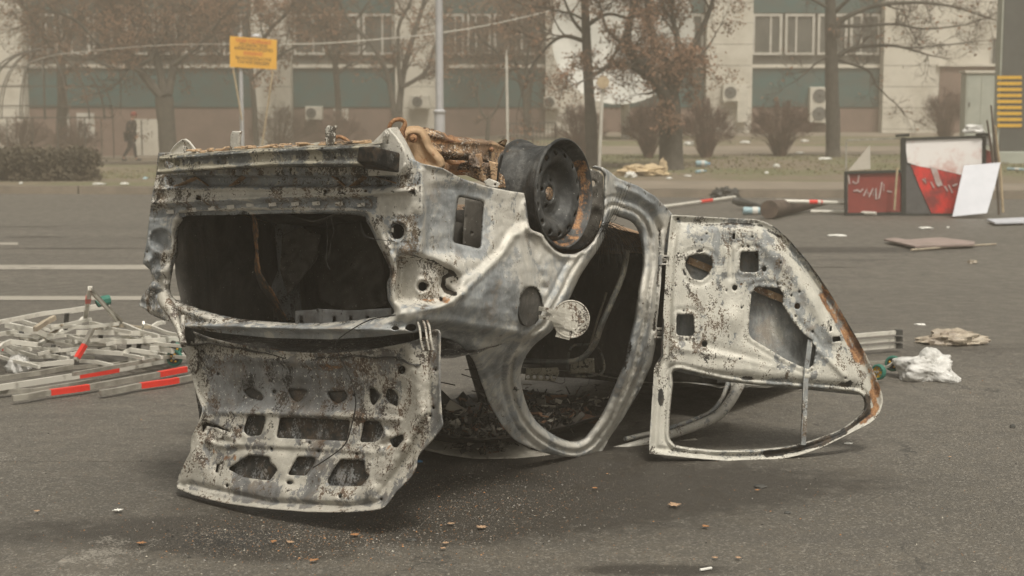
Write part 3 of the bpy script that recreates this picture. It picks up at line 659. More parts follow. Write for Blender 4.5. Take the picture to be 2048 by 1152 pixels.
# ---- rear suspension ----
ru = (.62,.12,.55,.9)
flat('trailing_arm', [(838,268),(850,266),(866,271),(900,281),(930,286),(975,286),(1000,290),(1022,302),(1020,322),(1000,330),(975,322),(940,309),(900,305),(870,301),(848,296)], 'f', field([(838,268,'Y',5.35),(900,290,'Y',5.42),(1020,310,'Y',5.72),(850,296,'Y',5.36),(950,300,'Y',5.5)]), M['rust'], paint([.28,.2,.5,1], [('b', (900,283,90,4), 0, .7), ('b', (860,285,14,12), 1, .2)]), .04, lambda x, y, do, dh: .012*np.exp(-(do/4)**2)+nz(x, y, .05, 2, .004), [], 4)
flat('arm_bracket', [(808,284),(812,272),(820,266),(833,265),(842,270),(847,284),(853,298),(870,318),(884,334),(862,336),(840,338),(818,334)], 'Y', 5.28, M['rust'], paint([.45,.03,.75,.3], [('b', (828,290,12,9), 2, .95), ('b', (828,290,12,9), 0, .15)]), .03, lambda x, y, do, dh: .018*np.exp(-(do/4)**2), [], 4)
mb = MB(); mb.lathe(U(827,277,5.26), (-.2,-1,.1), [(.015,0),(.015,.008),(.009,.010),(.008,.02),(.003,.021)], 16); mb.lathe(U(984,299,5.58), (-.2,-1,.1), [(.010,0),(.009,.014),(.003,.018)], 12); mb.build('bolt', M['rust'], car, mask=(.9,0,.5,.3))
ptube('strut', [(868,304,5.45),(885,316,5.45),(905,327,5.45),(918,327,5.45)], .008, M['rust'], ru)
flat('spring_seat', [(897,330),(935,325),(985,326),(992,340),(1008,352),(1012,376),(985,374),(960,362),(925,347),(900,338)], 'Y', 5.5, M['rust'], (.30,.25,.5,1), .02, crum(.004, .08), [ell(927,342,13,2.6)], 4)
flat('spring_seat', [(936,311),(962,308),(966,322),(962,336),(940,333)], 'Y', 5.46, M['rust'], (.40,.42,.3,1), .03, crum(.004, .1), [], 4)
flat('spring_seat', [(978,322),(996,326),(993,362),(983,364)], 'Y', 5.47, M['rust'], (.35,.1,.7,.6), .02, None, [], 4)
flat('axle_cover', [(893,318),(899,306),(936,313),(937,322)], 'Y', 5.75, M['roof'], (.05,.0,1,.3), .01)
ptube('brake_cable', [(1004,310,5.5),(1001,325,5.5),(996,345,5.5),(993,372,5.5)], .005, M['wire'])
ptube('axle_beam', [(1000,330,5.75),(900,335,5.95),(800,318,6.15),(640,312,6.5)], .035, M['rust'], (.6,.3,.4,.8))
flat('hanger_bracket', [(968,362),(978,357),(992,362),(1000,366),(995,376),(972,373)], 'Y', 5.38, M['body'], (.15,.05,.9,.8), .006, None, [ell(990,369,2,2.5)], 3)
flat('arch_inner_panel', [(1150,345),(1180,337),(1197,343),(1206,352),(1206,390),(1205,430),(1196,462),(1180,484),(1160,498),(1130,500),(1100,480),(1085,460),(1120,420)], 'w', .10, M['inside'], paint([.1,.22,.85,.9], [('b', (1140,490,60,40), 1, .9), ('b', (1185,365,14,20), 0, .3), ('b', (1190,440,20,25), 1, .4)]), .004, crum(.02), [ell(1187,367,5,6)], 4)
# ---- wheel ----
AX = Vector((FY, -FX, .03)).normalized(); WC = U(1130, 387, 5.664)
wheel = MB().lathe(WC, AX, [(.194,-.016),(.203,-.012),(.209,-.006),(.208,.0),(.203,.002),(.199,-.002),(.195,-.008),(.192,-.018),(.188,-.032),(.180,-.042),(.176,-.050),(.174,-.12),(.184,-.165),(.188,-.185),(.196,-.198),(.205,-.203),(.209,-.198),(.207,-.190),(.196,-.186),(.192,-.165),(.181,-.122),(.181,-.066),(.188,-.045),(.194,-.034)], 96, closed=True)
def wmask(P):
    P = np.array(P); q = P-np.array(WC); h = q@np.array(AX); r = np.linalg.norm(q-h[:,None]*np.array(AX), axis=1)
    dirx = q@np.array((FX, FY, 0))/.2; dz = q[:,2]/.2
    inner = ((h > -.075) & (r < .2035) & (h > -.062+(.19-r)*0)).astype(float)*((r-.16) < .045)
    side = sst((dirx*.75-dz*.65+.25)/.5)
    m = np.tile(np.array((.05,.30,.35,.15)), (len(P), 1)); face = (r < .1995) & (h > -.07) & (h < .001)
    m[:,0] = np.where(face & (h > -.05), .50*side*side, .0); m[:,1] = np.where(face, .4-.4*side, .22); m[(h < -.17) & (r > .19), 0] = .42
    return m
wo = wheel.build('wheel', M['rim'], car, True, mask=wmask(wheel.v))
e1 = (Vector((0,0,1))-AX*AX.z).normalized(); e2 = AX.cross(e1)
def disc_pos(x, y, do, dh):
    r = np.hypot(x, y)/1000
    h = np.interp(r, [.03,.04,.05,.075,.092,.106,.120,.135,.148,.162,.176], [-.070,-.067,-.074,-.080,-.076,-.056,-.038,-.031,-.030,-.034,-.048])+flange(dh, 4, .004)
    return np.array(WC)+np.outer(h, AX)+np.outer(x/1000, e2)+np.outer(y/1000, e1)
hl = [ell(153*math.cos(2*math.pi*(k+.4)/14), 153*math.sin(2*math.pi*(k+.4)/14), 9.5, 13, 14, math.degrees(2*math.pi*(k+.4)/14)) for k in range(14)]
hl += [ell(50*math.cos(2*math.pi*k/4+.4), 50*math.sin(2*math.pi*k/4+.4), 7, 7, 10) for k in range(4)]+[ell(0,0,28,28,24)]
disc = sheet3('rim_disc', ell(0,0,178,178,120), hl, disc_pos, M['rim'], wo, 5.5, .004, lambda x, y, do, dh: np.stack([np.where((x*.7-y*.6 > 120), .3, .0), np.full(x.shape, .30), np.full(x.shape, .32), np.full(x.shape, .15)], -1))
mb = MB(); mb.lathe(WC-AX*.10, AX, [(.02,.035),(.026,.03),(.032,.0),(.075,-.002),(.11,-.01),(.115,-.05),(.05,-.06),(.04,-.16),(.02,-.17)], 32); mb.build('hub', M['rust'], wo, True, mask=(.12,.5,.3,.8))
# ---- fuel flap ----
flap = MB(); fc = U(1142, 638, 5.52); fa = Vector((.12,-1,.16)).normalized()
flap.lathe(fc, fa, [(.0005,-.004),(.069,-.004),(.071,-.002),(.071,.002),(.067,.003),(.064,-.0),(.0005,.0)], 48); fo = flap.build('fuel_flap', M['lid'], car, mask=(.05,.02,.85,.95))
mb = MB(); mb.bar([U(1078,617,5.50), U(1096,620,5.47), U(1128,632,5.5)], .004, .016); mb.bar([U(1078,634,5.50), U(1098,636,5.47), U(1130,648,5.5)], .004, .014); mb.bar([U(1110,652,5.508), U(1149,661,5.508)], .003, .004); mb.bar([U(1112,668,5.508), U(1140,675,5.508)], .002, .02)
mb.bar([U(1160,655,5.505), U(1178,640,5.505)], .003, .008)
mb.build('hinge_arm', M['lid'], fo, mask=(.1,.02,.8,.8))
mb = MB(); n_ = Vector((FY,-FX,0)); fcx = UW(1063,611,.0)
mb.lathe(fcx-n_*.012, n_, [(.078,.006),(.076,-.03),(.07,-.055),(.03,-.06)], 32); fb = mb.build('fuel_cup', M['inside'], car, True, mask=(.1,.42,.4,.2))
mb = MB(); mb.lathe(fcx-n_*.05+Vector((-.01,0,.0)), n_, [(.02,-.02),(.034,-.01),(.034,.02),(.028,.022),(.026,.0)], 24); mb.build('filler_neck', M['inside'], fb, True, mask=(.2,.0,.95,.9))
flat('vent_plate', [(932,396),(972,404),(966,500),(926,492)], 'w', .14, M['inside'], (.05,.1,.8,.3), .003, None, [ell(944,466,2,2)])
# ---- front end behind the open door ----
mb = MB()
def zb(t): return float(np.interp(t, [.9,1.5,2.6], [.12,.2,.06]))
mb.add([CW(.93,0,ztop(.93)+.03), CW(1.5,0,ztop(1.5)), CW(1.5,0,ztop(1.5)-.13), CW(.93,0,ztop(.93)-.12), CW(.93,.1,ztop(.93)+.03), CW(1.5,.1,ztop(1.5)), CW(1.5,.1,ztop(1.5)-.13), CW(.93,.1,ztop(.93)-.12)], [(0,1,2,3),(7,6,5,4),(0,4,5,1),(3,2,6,7),(1,5,6,2),(0,3,7,4)])
mb.build('sill', M['body'], car, mask=(.1,.2,.45,.7))
for w0, nm in ((.0, 'front_fender'), (1.25, 'front_fender')):
    vs = []; fs = []
    for i in range(15):
        t = 1.5+1.1*i/14
        for j in range(9):
            v = j/8; z = ztop(t)*(1-v)+zb(t)*v
            if abs(t-2.1) < .33: z = min(z, zb(t)+.16+.25*(abs(t-2.1)/.33)**2*1.0) if v < .5 else z
            vs.append(CW(t, w0+(.06*v if w0 < .5 else -.06*v)+.01*noise.noise(Vector((t*6, v*4, w0))), z))
    for i in range(14):
        for j in range(8): a = i*9+j; fs.append((a, a+1, a+10, a+9))
    o = link_mesh(nm, vs, fs, M['body'], car, True, None, np.tile(np.array((.2,.2,.45,.6)), (len(vs), 1))); m = o.modifiers.new('s', 'SOLIDIFY'); m.thickness = .004
g('bonnet', CW(1.55,.07,.16), CW(1.55,1.18,.16), CW(2.62,1.15,.03), CW(2.62,.1,.03), M['roof'], 20, 16, .02)
g('front_panel', CW(2.6,.03,.5), CW(2.6,1.22,.46), CW(2.6,1.18,.04), CW(2.6,.06,.04), M['body'], 20, 8, .03)
ap = paint([.05,.2,.62,.9], [('o', 4, 1, .45)])
ptube('windscreen_pillar', [(1196,907,6.45),(1260,893,6.5),(1345,868,6.58),(1425,838,6.68),(1458,806,6.76),(1480,766,6.9)], [.016,.018,.02,.022,.024,.028], M['body'], (.05,.15,.66,.8), 8, step=8)
ptube('windscreen_pillar', [(1250,878,6.55),(1340,856,6.62),(1415,828,6.72),(1442,800,6.8),(1456,766,6.92)], .011, M['body'], (.1,.36,.5,.8), 8, step=8)
# ---- rear door ----
def dY(x, y): return 6.38+(x-1335)*.0003-(y-430)*.0004
dtop = [(1343,430),(1445,436),(1518,440),(1547,453),(1576,478),(1610,517),(1649,570),(1688,633),(1727,701),(1754,760)]
dbot = [(1764,790),(1765,806),(1758,826),(1741,845),(1698,867),(1639,896),(1576,915),(1493,923),(1406,918),(1299,907)]
dlef = [(1299,886),(1304,810),(1309,735),(1322,713),(1326,643),(1333,522)]
d_out = lin([(1343,430),(1445,436),(1510,439)]+cat(dtop[2:]+dbot[:-1], 5, False)[1:]+[(1299,907)]+dlef, 5)
win = lin(cat([(1357,891),(1345,884),(1339,870),(1341,820),(1346,770),(1350,741),(1400,750),(1454,761),(1520,770),(1600,776),(1680,782),(1717,788),(1728,803),(1726,820),(1707,840),(1673,862),(1610,884),(1552,895),(1454,900),(1400,897)], 5), 5)
def z5(pts): return [(1260+a/2.057, 400+b/2.057) for a, b in pts]
dh_ = [rnd(z5([(240,230),(290,222),(330,232),(343,268),(320,310),(290,332),(255,325),(226,270)]), 6), rnd(z5([(455,212),(530,212),(530,298),(450,296)]), 9), rnd(z5([(190,470),(262,470),(265,560),(190,558)]), 9),
       rnd(z5([(500,380),(520,358),(612,362),(630,380),(628,430),(665,495),(705,542),(748,575),(765,612),(752,684),(722,694),(640,655),(570,612),(500,570),(487,545),(495,430)]), 6)]
for a, b, r_ in ((307,592,12),(431,361,11),(688,437,12),(552,284,10),(620,258,5),(503,151,5),(487,192,5),(464,192,4),(295,165,4),(316,138,4),(697,378,5),(664,393,5),(608,346,5),(460,442,5),(221,455,4),(232,575,4),(452,653,5),(608,687,5),(752,541,6),(887,733,5),(186,352,4),(457,347,4),(681,478,4),(397,372,4),(200,220,4)):
    dh_.append(ell(1260+a/2.057, 400+b/2.057, r_/2.057, r_/2.057*1.1, 12 if r_ > 6 else 7))
dh_ += [rnd(z5([(421,138),(433,138),(433,162),(421,162)]), 2, 3), rnd(z5([(272,208),(300,206),(300,214),(272,216)]), 2, 3), rnd(z5([(832,565),(865,560),(868,580),(835,585)]), 2, 3), rnd(z5([(216,288),(224,286),(232,308),(224,312)]), 2, 3), rnd(z5([(822,520),(832,520),(830,540),(820,540)]), 1, 3), rnd(z5([(192,72),(203,72),(203,84),(192,84)]), 1, 3), rnd(z5([(515,82),(524,83),(523,95),(514,94)]), 1, 3)]
panel = cat(z5([(185,690),(168,560),(160,330),(175,190),(220,135),(300,112),(430,100),(540,115),(600,150),(680,240),(770,370),(850,490),(890,600),(920,680),(935,740),(880,755),(700,740),(450,715)]), 6)
def door_rel(x, y, do, dh):
    r = .022*region(x, y, panel, 12)+nz(x, y, .03, 11, .002)
    r += .012*np.exp(-(do/4)**2)-.01*np.exp(-((do-12)/4)**2)
    dw = dpoly(x, y, win); r += .008*np.exp(-((dw-4)/3)**2)-.008*np.exp(-((dw-11)/3)**2)-.02*np.exp(-(dw/2.5)**2)
    for h in dh_[:4]: d = dpoly(x, y, h); r += flange(d, 5, .010)*np.where(pip(x, y, h), 0, 1)-.006*np.exp(-((d-10)/4)**2)
    r += .010*ridge(x, y, z5([(400,200),(395,300)]), 5)-.010*ridge(x, y, z5([(415,180),(410,320)]), 6)+.008*ridge(x, y, z5([(430,200),(430,300)]), 4)
    r += .016*blob(x, y, 1260+420/2.057, 400+490/2.057, 18, 22)-.008*ridge(x, y, z5([(330,600),(600,690)]), 10)
    r += .008*ridge(x, y, z5([(190,610),(450,650),(600,690)]), 6)
    r += .014*ridge(x, y, z5([(560,200),(650,280),(760,430),(830,560)]), 14)-.012*ridge(x, y, z5([(620,160),(700,250),(800,400),(860,520)]), 8)
    r += .012*ridge(x, y, z5([(780,620),(830,670),(880,720)]), 6)-.012*blob(x, y, 1260+820/2.057, 400+600/2.057, 16, 20)
    return r
door_mask = paint([.0,.06,.64,.75], [
    ('e', (panel, 3, 2.5, 1420), 1, .48), ('e', (panel, 2, 2, 1300), 1, .36), ('e', (win, 9, 2.5, 1300), 1, .40), ('b', (1440,600,40,60), 1, .24), ('b', (1600,560,40,50), 1, .28), ('b', (1400,450,60,20), 1, .30), ('b', (1660,690,40,50), 1, .34),  # soot and crease shade painted along the panel step and window edge
    ('b', (1400,470,60,25), 2, .45), ('b', (1430,500,20,60), 2, .40), ('b', (1540,520,60,60), 2, .42), ('b', (1600,600,30,80), 2, .36), ('b', (1640,680,35,50), 2, .34), ('b', (1640,680,40,50), 3, .8),
    ('b', (1418,610,26,22), 1, .42), ('b', (1440,600,10,40), 1, .32), ('b', (1460,636,8,14), 1, .58), ('b', (1465,640,22,18), 1, .18),
    ('p', z5([(170,62),(530,82),(600,120),(560,110),(400,92),(250,100),(180,160)]), 2, .58, 6), cx(z5([(300,105),(430,96),(540,104),(610,150)]), 1, .62, 4), cx(z5([(200,150),(250,112),(300,103)]), 1, .40, 4),
    cx(z5([(620,190),(720,330),(800,460),(850,560)]), 2, .78, 7), cx([(1560,462),(1610,517),(1650,575)], 1, .45, 5), cx([(1650,575),(1690,640),(1728,710),(1756,775)], 0, .72, 11), cx([(1545,452),(1576,478),(1612,520),(1650,572),(1692,640),(1730,706)], 1, .62, 4), cx([(1640,590),(1680,650),(1716,720)], 0, .66, 8), cx([(1700,640),(1740,720)], 1, .40, 4),
    cx([(1762,800),(1750,836)], 2, 1.1, 7), cx([(1762,800),(1750,836)], 0, .25, 6), cx([(1735,800),(1738,825),(1722,846)], 0, .70, 6), cx([(1732,800),(1738,822),(1705,852),(1640,884),(1560,903),(1535,906)], 1, 1.0, 11), cx([(1745,785),(1752,815),(1730,842)], 0, .75, 8), cx([(1748,790),(1745,830),(1700,864)], 1, .3, 5),
    ('p', z5([(185,690),(450,718),(700,745),(930,765),(930,800),(700,780),(450,750),(190,712)]), 2, .50, 4), cx(z5([(190,712),(450,752),(700,782),(930,800)]), 1, .55, 4), ('b', (1700,768,50,12), 1, .6), ('b', (1495,757,14,4), 1, .85),
    ('p', z5([(280,645),(355,645),(355,675),(280,675)]), 1, .45, 2), ('b', (1390,718,90,9), 0, .22), ('b', (1390,725,80,14), 2, .80),
    cx([(1324,640),(1322,712),(1318,720)], 1, .85, 6), cx([(1332,480),(1328,600)], 1, .3, 4), ('b', (1322,795,8,24), 1, .85), cx([(1304,740),(1301,890)], 2, .4, 4), ('b', (1325,820,14,70), 2, .66), cx([(1340,900),(1450,910),(1560,908)], 2, .55, 7), ('h', 3, 1, .25),
    cx([(1655,590),(1700,668),(1740,745),(1752,790)], 0, .62, 12), cx([(1690,600),(1740,700)], 1, .35, 5), ('b', (1350,520,16,90), 3, .9), ('b', (1480,650,60,40), 3, .85), ('b', (1400,640,20,60), 2, .50), ('b', (1560,500,60,30), 3, .9),
    ('b', (1660,640,26,26), 1, .42), ('b', (1690,720,20,20), 3, 1.0)])
door = sheet('rear_door', d_out, [win]+dh_, dY, M['door'], car, door_rel, 3.8, .003, door_mask)
sk = rnd([(1346,433),(1445,439),(1518,443),(1574,480),(1647,572),(1725,702),(1752,765),(1735,792),(1600,778),(1454,764),(1350,742),(1326,735),(1333,522)], 10, 8)
flat('door_skin', sk, 'f', lambda x, y: dY(x, y)+.075, M['door'], paint([.0,.05,.30,.35], [('b', (1540,680,40,70), 2, .45), ('b', (1560,700,20,40), 0, .3), ('b', (1375,650,40,30), 1, .45)]), .003, None, [], 9, parent=door)
def loft(name, pts, fa, fb_, mat, mask, parent):
    vs = []; 
    for a, b in pts: vs += [U(a, b, float(fa(a, b))), U(a, b, float(fb_(a, b)))]
    n = len(pts); return link_mesh(name, vs, [(2*i, 2*i+2, 2*i+3, 2*i+1) for i in range(n-1)], mat, parent, True, None, np.tile(np.array(mask), (len(vs), 1)))
loft('door_edge', cat(dtop, 8, False), lambda a, b: dY(a, b)-.008, lambda a, b: dY(a, b)+.08, M['door'], (.3,.3,.5,.7), door)
loft('door_edge', cat([(1764,790),(1765,806),(1758,826),(1741,845),(1698,867),(1639,896),(1576,915),(1493,923),(1406,918),(1299,907)], 8, False), lambda a, b: dY(a, b)-.008, lambda a, b: dY(a, b)+.03, M['door'], (.2,.2,.6,.7), door)
loft('door_edge', [(1299,907),(1299,886),(1304,810),(1309,735),(1322,713),(1326,643),(1333,522),(1343,430)], lambda a, b: dY(a, b)-.008, lambda a, b: dY(a, b)+.07, M['door'], (.1,.3,.5,.7), door)
for x_, y_, s_ in ((1329,520,1), (1320,666,1.05)):
    mb = MB(); q = [(-10,-9),(9,-8),(9,8),(-10,8)]
    P = [U(x_+a*s_, y_+b*s_, 6.33) for a, b in q]; mb.bar(P+[P[0]], .012, .008)
    mb.bar([U(x_-9*s_, y_, 6.35), U(x_+12*s_, y_, 6.36)], .01, .016); mb.tube([U(x_-9*s_, y_-9*s_, 6.33), U(x_-9*s_, y_+9*s_, 6.33)], .008, 8)
    mb.build('door_hinge', M['body'], door, mask=(.2,.2,.6,.7))
mb = MB(); mb.bar([U(1620,680,6.36), U(1612,740,6.33), U(1606,890,6.26)], .022, .012, (0,-1,0)); mb.bar([U(1616,680,6.345), U(1608,740,6.315), U(1602,888,6.245)], .004, .018, (0,-1,0)); mb.build('window_channel', M['door'], door, mask=(.2,.4,.4,.8))
mb = MB(); mb.bar([U(*v) for v in ((1376,520,6.42),(1445,548,6.42),(1520,580,6.42),(1600,612,6.42))], .012, .03); mb.build('impact_bar', M['rust'], door, mask=(.45,.15,.6,.9))
# ---- boot lid ----
def z2(pts): return [(300+a/2.504, 600+b/2.504) for a, b in pts]
l_top = z2([(168,150),(215,160),(300,190),(400,215),(500,235),(600,250),(700,261),(800,266),(900,267),(1000,262),(1100,250),(1200,233),(1300,210),(1350,196)])
l_right = z2([(1385,185),(1400,165),(1435,150),(1450,165),(1452,230),(1450,300),(1452,450),(1458,580),(1462,630),(1420,690),(1370,745),(1338,785),(1330,840),(1300,890),(1230,960),(1195,1010),(1172,1034)])
l_bot = z2([(1150,1045),(1080,1055),(1000,1060),(900,1062),(800,1060),(700,1053),(600,1045),(500,1034),(400,1020),(330,1006),(250,985),(190,965),(133,940)])
l_left = z2([(132,925),(140,890),(160,845),(180,800),(200,760),(205,700),(225,650),(245,615),(262,570),(262,540),(250,510),(230,460),(215,400),(205,360),(190,330),(180,280),(160,240),(155,190)])
lo = lin(cat(l_top, 5, False)+cat(l_right, 5, False)+cat(l_bot, 5, False)+cat(l_left, 5, False), 5)
LD = field([(365,665,'t',-.74),(870,665,'t',-.76),(600,705,'t',-.79),(380,830,'t',-.80),(880,840,'t',-.80),(620,850,'t',-.82),(355,970,'t',-.84),(765,1015,'t',-.86),(560,1018,'t',-.90),(600,760,'t',-.80),(840,920,'t',-.80)])
lh = [rnd(z2(p), 5, 4) for p in ([(492,578),(575,578),(578,605),(556,678),(492,682),(468,655)], [(652,587),(1003,602),(985,706),(634,690)], [(1075,604),(1150,610),(1172,650),(1150,700),(1120,712),(1052,712)],
      [(390,846),(495,777),(598,787),(598,812),(640,850),(600,905),(470,888)], [(738,785),(828,790),(822,820),(782,880),(690,876)], [(955,798),(1072,805),(1078,868),(1100,880),(1060,932),(900,930),(889,908),(912,860)])]
lh += [rnd(z2(p), 4, 3) for p in ([(690,450),(770,450),(788,462),(780,480),(745,512),(715,500)], [(888,460),(975,455),(988,475),(980,500),(945,518),(910,500)], [(1100,440),(1125,445),(1152,485),(1120,530),(1105,510)], [(1190,442),(1222,452),(1243,480),(1238,535),(1195,512),(1180,480)], [(470,455),(500,440),(545,460),(570,490),(560,505),(500,490)])]
lh += [ell(*z2([(1262,350)])[0], 7, 8), ell(*z2([(623,460)])[0], 3.5, 4), ell(*z2([(1024,475)])[0], 2.5, 3.5), ell(*z2([(386,930)])[0], 2.8, 3), ell(*z2([(952,982)])[0], 2.8, 4), ell(*z2([(700,915)])[0], 6, 3.5), ell(*z2([(1420,540)])[0], 2.4, 2.6), ell(*z2([(1404,580)])[0], 2.2,2.4), ell(*z2([(1430,350)])[0], 2, 3),
       ell(*z2([(342,370)])[0], 2, 2), ell(*z2([(267,258)])[0], 1.8, 2), ell(*z2([(452,640)])[0], 2, 2), ell(*z2([(610,745)])[0], 2, 2), ell(*z2([(797,715)])[0], 2, 2), ell(*z2([(1035,770)])[0], 2, 2), ell(*z2([(845,757)])[0], 2, 1.6), ell(*z2([(1158,998)])[0], 2.2, 2.6),
       rnd(z2([(262,625),(285,615),(340,628),(400,660),(330,640),(285,630),(266,660)]), 1, 3), rnd(z2([(1200,700),(1265,672),(1270,700),(1235,740),(1215,735)]), 3, 3), rnd(z2([(328,860),(335,825),(365,818),(345,830),(338,866)]), 1, 3)]
inner = cat(z2([(300,330),(330,295),(480,300),(700,318),(900,325),(1030,325),(1045,360),(1110,350),(1180,380),(1270,420),(1300,500),(1290,620),(1240,720),(1180,800),(1100,940),(900,960),(640,930),(420,900),(300,840),(262,700),(280,560),(300,450)]), 8)
def lid_rel(x, y, do, dh):
    r = .018*np.exp(-(do/5)**2)-.020*region(x, y, inner, 16)+nz(x, y, .03, 21, .005)+nz(x, y, .09, 22, .002)
    r += flange(dh, 5, .008)
    up = z2([(400,400),(1040,400),(1060,540),(420,540)]); r -= .012*region(x, y, rnd(up, 14), 12)
    for a, b in ((500,455),(735,455),(930,460),(1120,480)): q = z2([(a,b)])[0]; r -= .010*blob(x, y, q[0], q[1], 24, 17)
    r += .016*ridge(x, y, z2([(300,330),(330,296),(600,300),(1000,325)]), 8)
    r += .012*ridge(x, y, z2([(330,560),(620,565),(1000,580),(1250,600)]), 6)-.010*ridge(x, y, z2([(420,740),(1000,760)]), 10)+.010*ridge(x, y, z2([(300,720),(700,735),(1100,760)]), 6)
    r += .020*ridge(x, y, z2([(1300,250),(1340,420),(1360,560),(1300,680),(1200,830),(1080,960)]), 14)*(1+.6*nz(x, y, .06, 23, 1))
    r -= .014*ridge(x, y, z2([(1390,260),(1400,560),(1310,760),(1150,980)]), 6)
    r += .016*ridge(x, y, z2([(250,560),(235,680),(215,800),(175,900)]), 8)+.012*ridge(x, y, z2([(330,640),(400,680),(440,720),(380,740),(290,700)]), 6)
    r -= .02*ridge(x, y, z2([(200,920),(600,1010),(1000,1030),(1150,1010)]), 5)
    c = blob(x, y, *z2([(330,690)])[0], 26, 24); r += c*nz(x, y, .08, 24, .025)
    c = blob(x, y, *z2([(1200,700)])[0], 40, 40); r += c*nz(x, y, .07, 25, .02)
    return r
lid_mask = paint([.10,.36,.52,.85], [
    ('b', (600,850,160,45), 1, .47), ('b', (600,760,200,50), 1, .50), ('b', (700,860,60,120), 0, .22), ('o', 7, 1, .05),
    ('p', z2([(300,290),(1040,320),(1040,560),(290,560)]), 2, .22, 14), ('p', z2([(300,290),(1040,320),(1040,560),(290,560)]), 0, .20, 14), ('p', z2([(300,310),(520,310),(420,540),(290,560)]), 3, .85, 14), ('b', (*z2([(860,340)])[0], 45, 12), 0, .55), ('b', (*z2([(1120,360)])[0], 30, 10), 0, .35),
    cx(z2([(200,160),(330,200),(700,270)]), 0, .38, 8), cx(z2([(400,240),(560,275),(680,285)]), 2, .85, 6), cx(z2([(760,285),(900,295),(1100,280),(1330,215)]), 2, .58, 9), cx(z2([(760,285),(900,295),(1100,280),(1330,215)]), 0, .26, 9),
    ('b', (*z2([(380,360)])[0], 24, 30), 1, .30), ('b', (*z2([(950,400)])[0], 40, 30), 1, .30), ('b', (*z2([(1100,470)])[0], 30, 30), 1, .32), ('b', (*z2([(500,455)])[0], 28, 16), 1, .50), ('b', (*z2([(735,440)])[0], 26, 14), 1, .42), ('b', (*z2([(930,445)])[0], 26, 14), 1, .40),
    ('b', (*z2([(400,790)])[0], 50, 10), 0, .58), ('b', (*z2([(330,760)])[0], 20, 10), 0, .5), ('b', (*z2([(1190,740)])[0], 22, 18), 0, .48), ('b', (*z2([(1090,600)])[0], 20, 20), 0, .35), ('b', (*z2([(760,640)])[0], 200, 20), 2, .5),
    ('b', (*z2([(470,820)])[0], 60, 40), 1, .25), ('b', (*z2([(1060,990)])[0], 20, 18), 1, .40), ('b', (*z2([(1180,640)])[0], 26, 24), 1, .35),
    cx(z2([(180,910),(400,980),(700,1020),(1000,1020),(1130,1000)]), 2, .50, 14), cx(z2([(180,910),(400,980),(700,1020),(1000,1020),(1130,1000)]), 3, .45, 12), cx(z2([(133,940),(400,1018),(800,1058),(1150,1043)]), 2, .75, 4),
    cx(z2([(1340,300),(1360,560),(1270,730),(1150,900)]), 2, .80, 22), cx(z2([(1440,200),(1440,600)]), 2, .50, 8), cx(z2([(1440,200),(1440,600)]), 3, .5, 8), cx(z2([(245,600),(215,760),(175,900)]), 2, .85, 12), cx(z2([(180,200),(220,330)]), 2, .82, 10), cx(z2([(230,380),(262,520)]), 1, .25, 8),
    ('b', (*z2([(330,680)])[0], 22, 18), 2, .78), ('b', (*z2([(700,920)])[0], 20, 8), 2, .8), ('h', 4, 1, .32), ('b', (*z2([(560,940)])[0], 80, 14), 2, .45)])
lid = sheet('boot_lid', lo, lh, LD, M['lid'], car, lid_rel, 3.8, .004, lid_mask)
sk = rnd(z2([(175,200),(500,250),(900,280),(1340,215),(1440,190),(1442,620),(1325,790),(1160,1020),(800,1040),(400,1000),(150,925),(250,600),(210,350)]), 14, 8)
flat('lid_skin', sk, 'f', lambda x, y: LD(x, y)+.055, M['lid'], (.05,.58,.2,.6), .003, crum(.01), [], 9, parent=lid)
loft('lid_edge', l_right+l_bot, lambda a, b: LD(np.array([a]), np.array([b]))[0]-.015, lambda a, b: LD(np.array([a]), np.array([b]))[0]+.05, M['lid'], (.05,.15,.55,.7), lid)
loft('lid_edge', l_left, lambda a, b: LD(np.array([a]), np.array([b]))[0]-.015, lambda a, b: LD(np.array([a]), np.array([b]))[0]+.05, M['lid'], (.05,.3,.5,.9), lid)
hk = (.05,.12,.75,1)
ptube('lid_hinge', [(326,592,5.55),(331,605,5.52),(343,622,5.5),(352,645,5.46),(361,668,5.44),(368,690,5.42)], [.022,.026,.02,.012,.011,.013], M['lid'], hk, step=5)
ptube('lid_hinge', [(366,632,5.5),(365,655,5.47),(366,680,5.44)], .009, M['lid'], (.1,.3,.5,.9))
flat('lid_hinge', [(362,680),(374,672),(386,688),(394,702),(396,722),(390,742),(376,738),(372,712),(364,700)], 'f', lambda x, y: LD(x, y)-.03, M['lid'], hk, .006, crum(.012, .1), [], 4)
for x_ in (848, 860, 868): ptube('lid_hinge', [(x_-14,642,5.02),(x_-9,655,4.98),(x_-6,680,4.96),(x_-2,700,4.96)], .004, M['lid'], (.1,.1,.6,.9), step=5)
flat('corner_flap', [(284,612),(300,572),(310,560),(322,590),(322,620),(330,642),(300,628)], 'f', lambda x, y: np.array([Yt(a, b, -.80) for a, b in zip(x, y)]), M['lid'], (.25,.25,.45,1), .004, crum(.03, .06), [], 4)
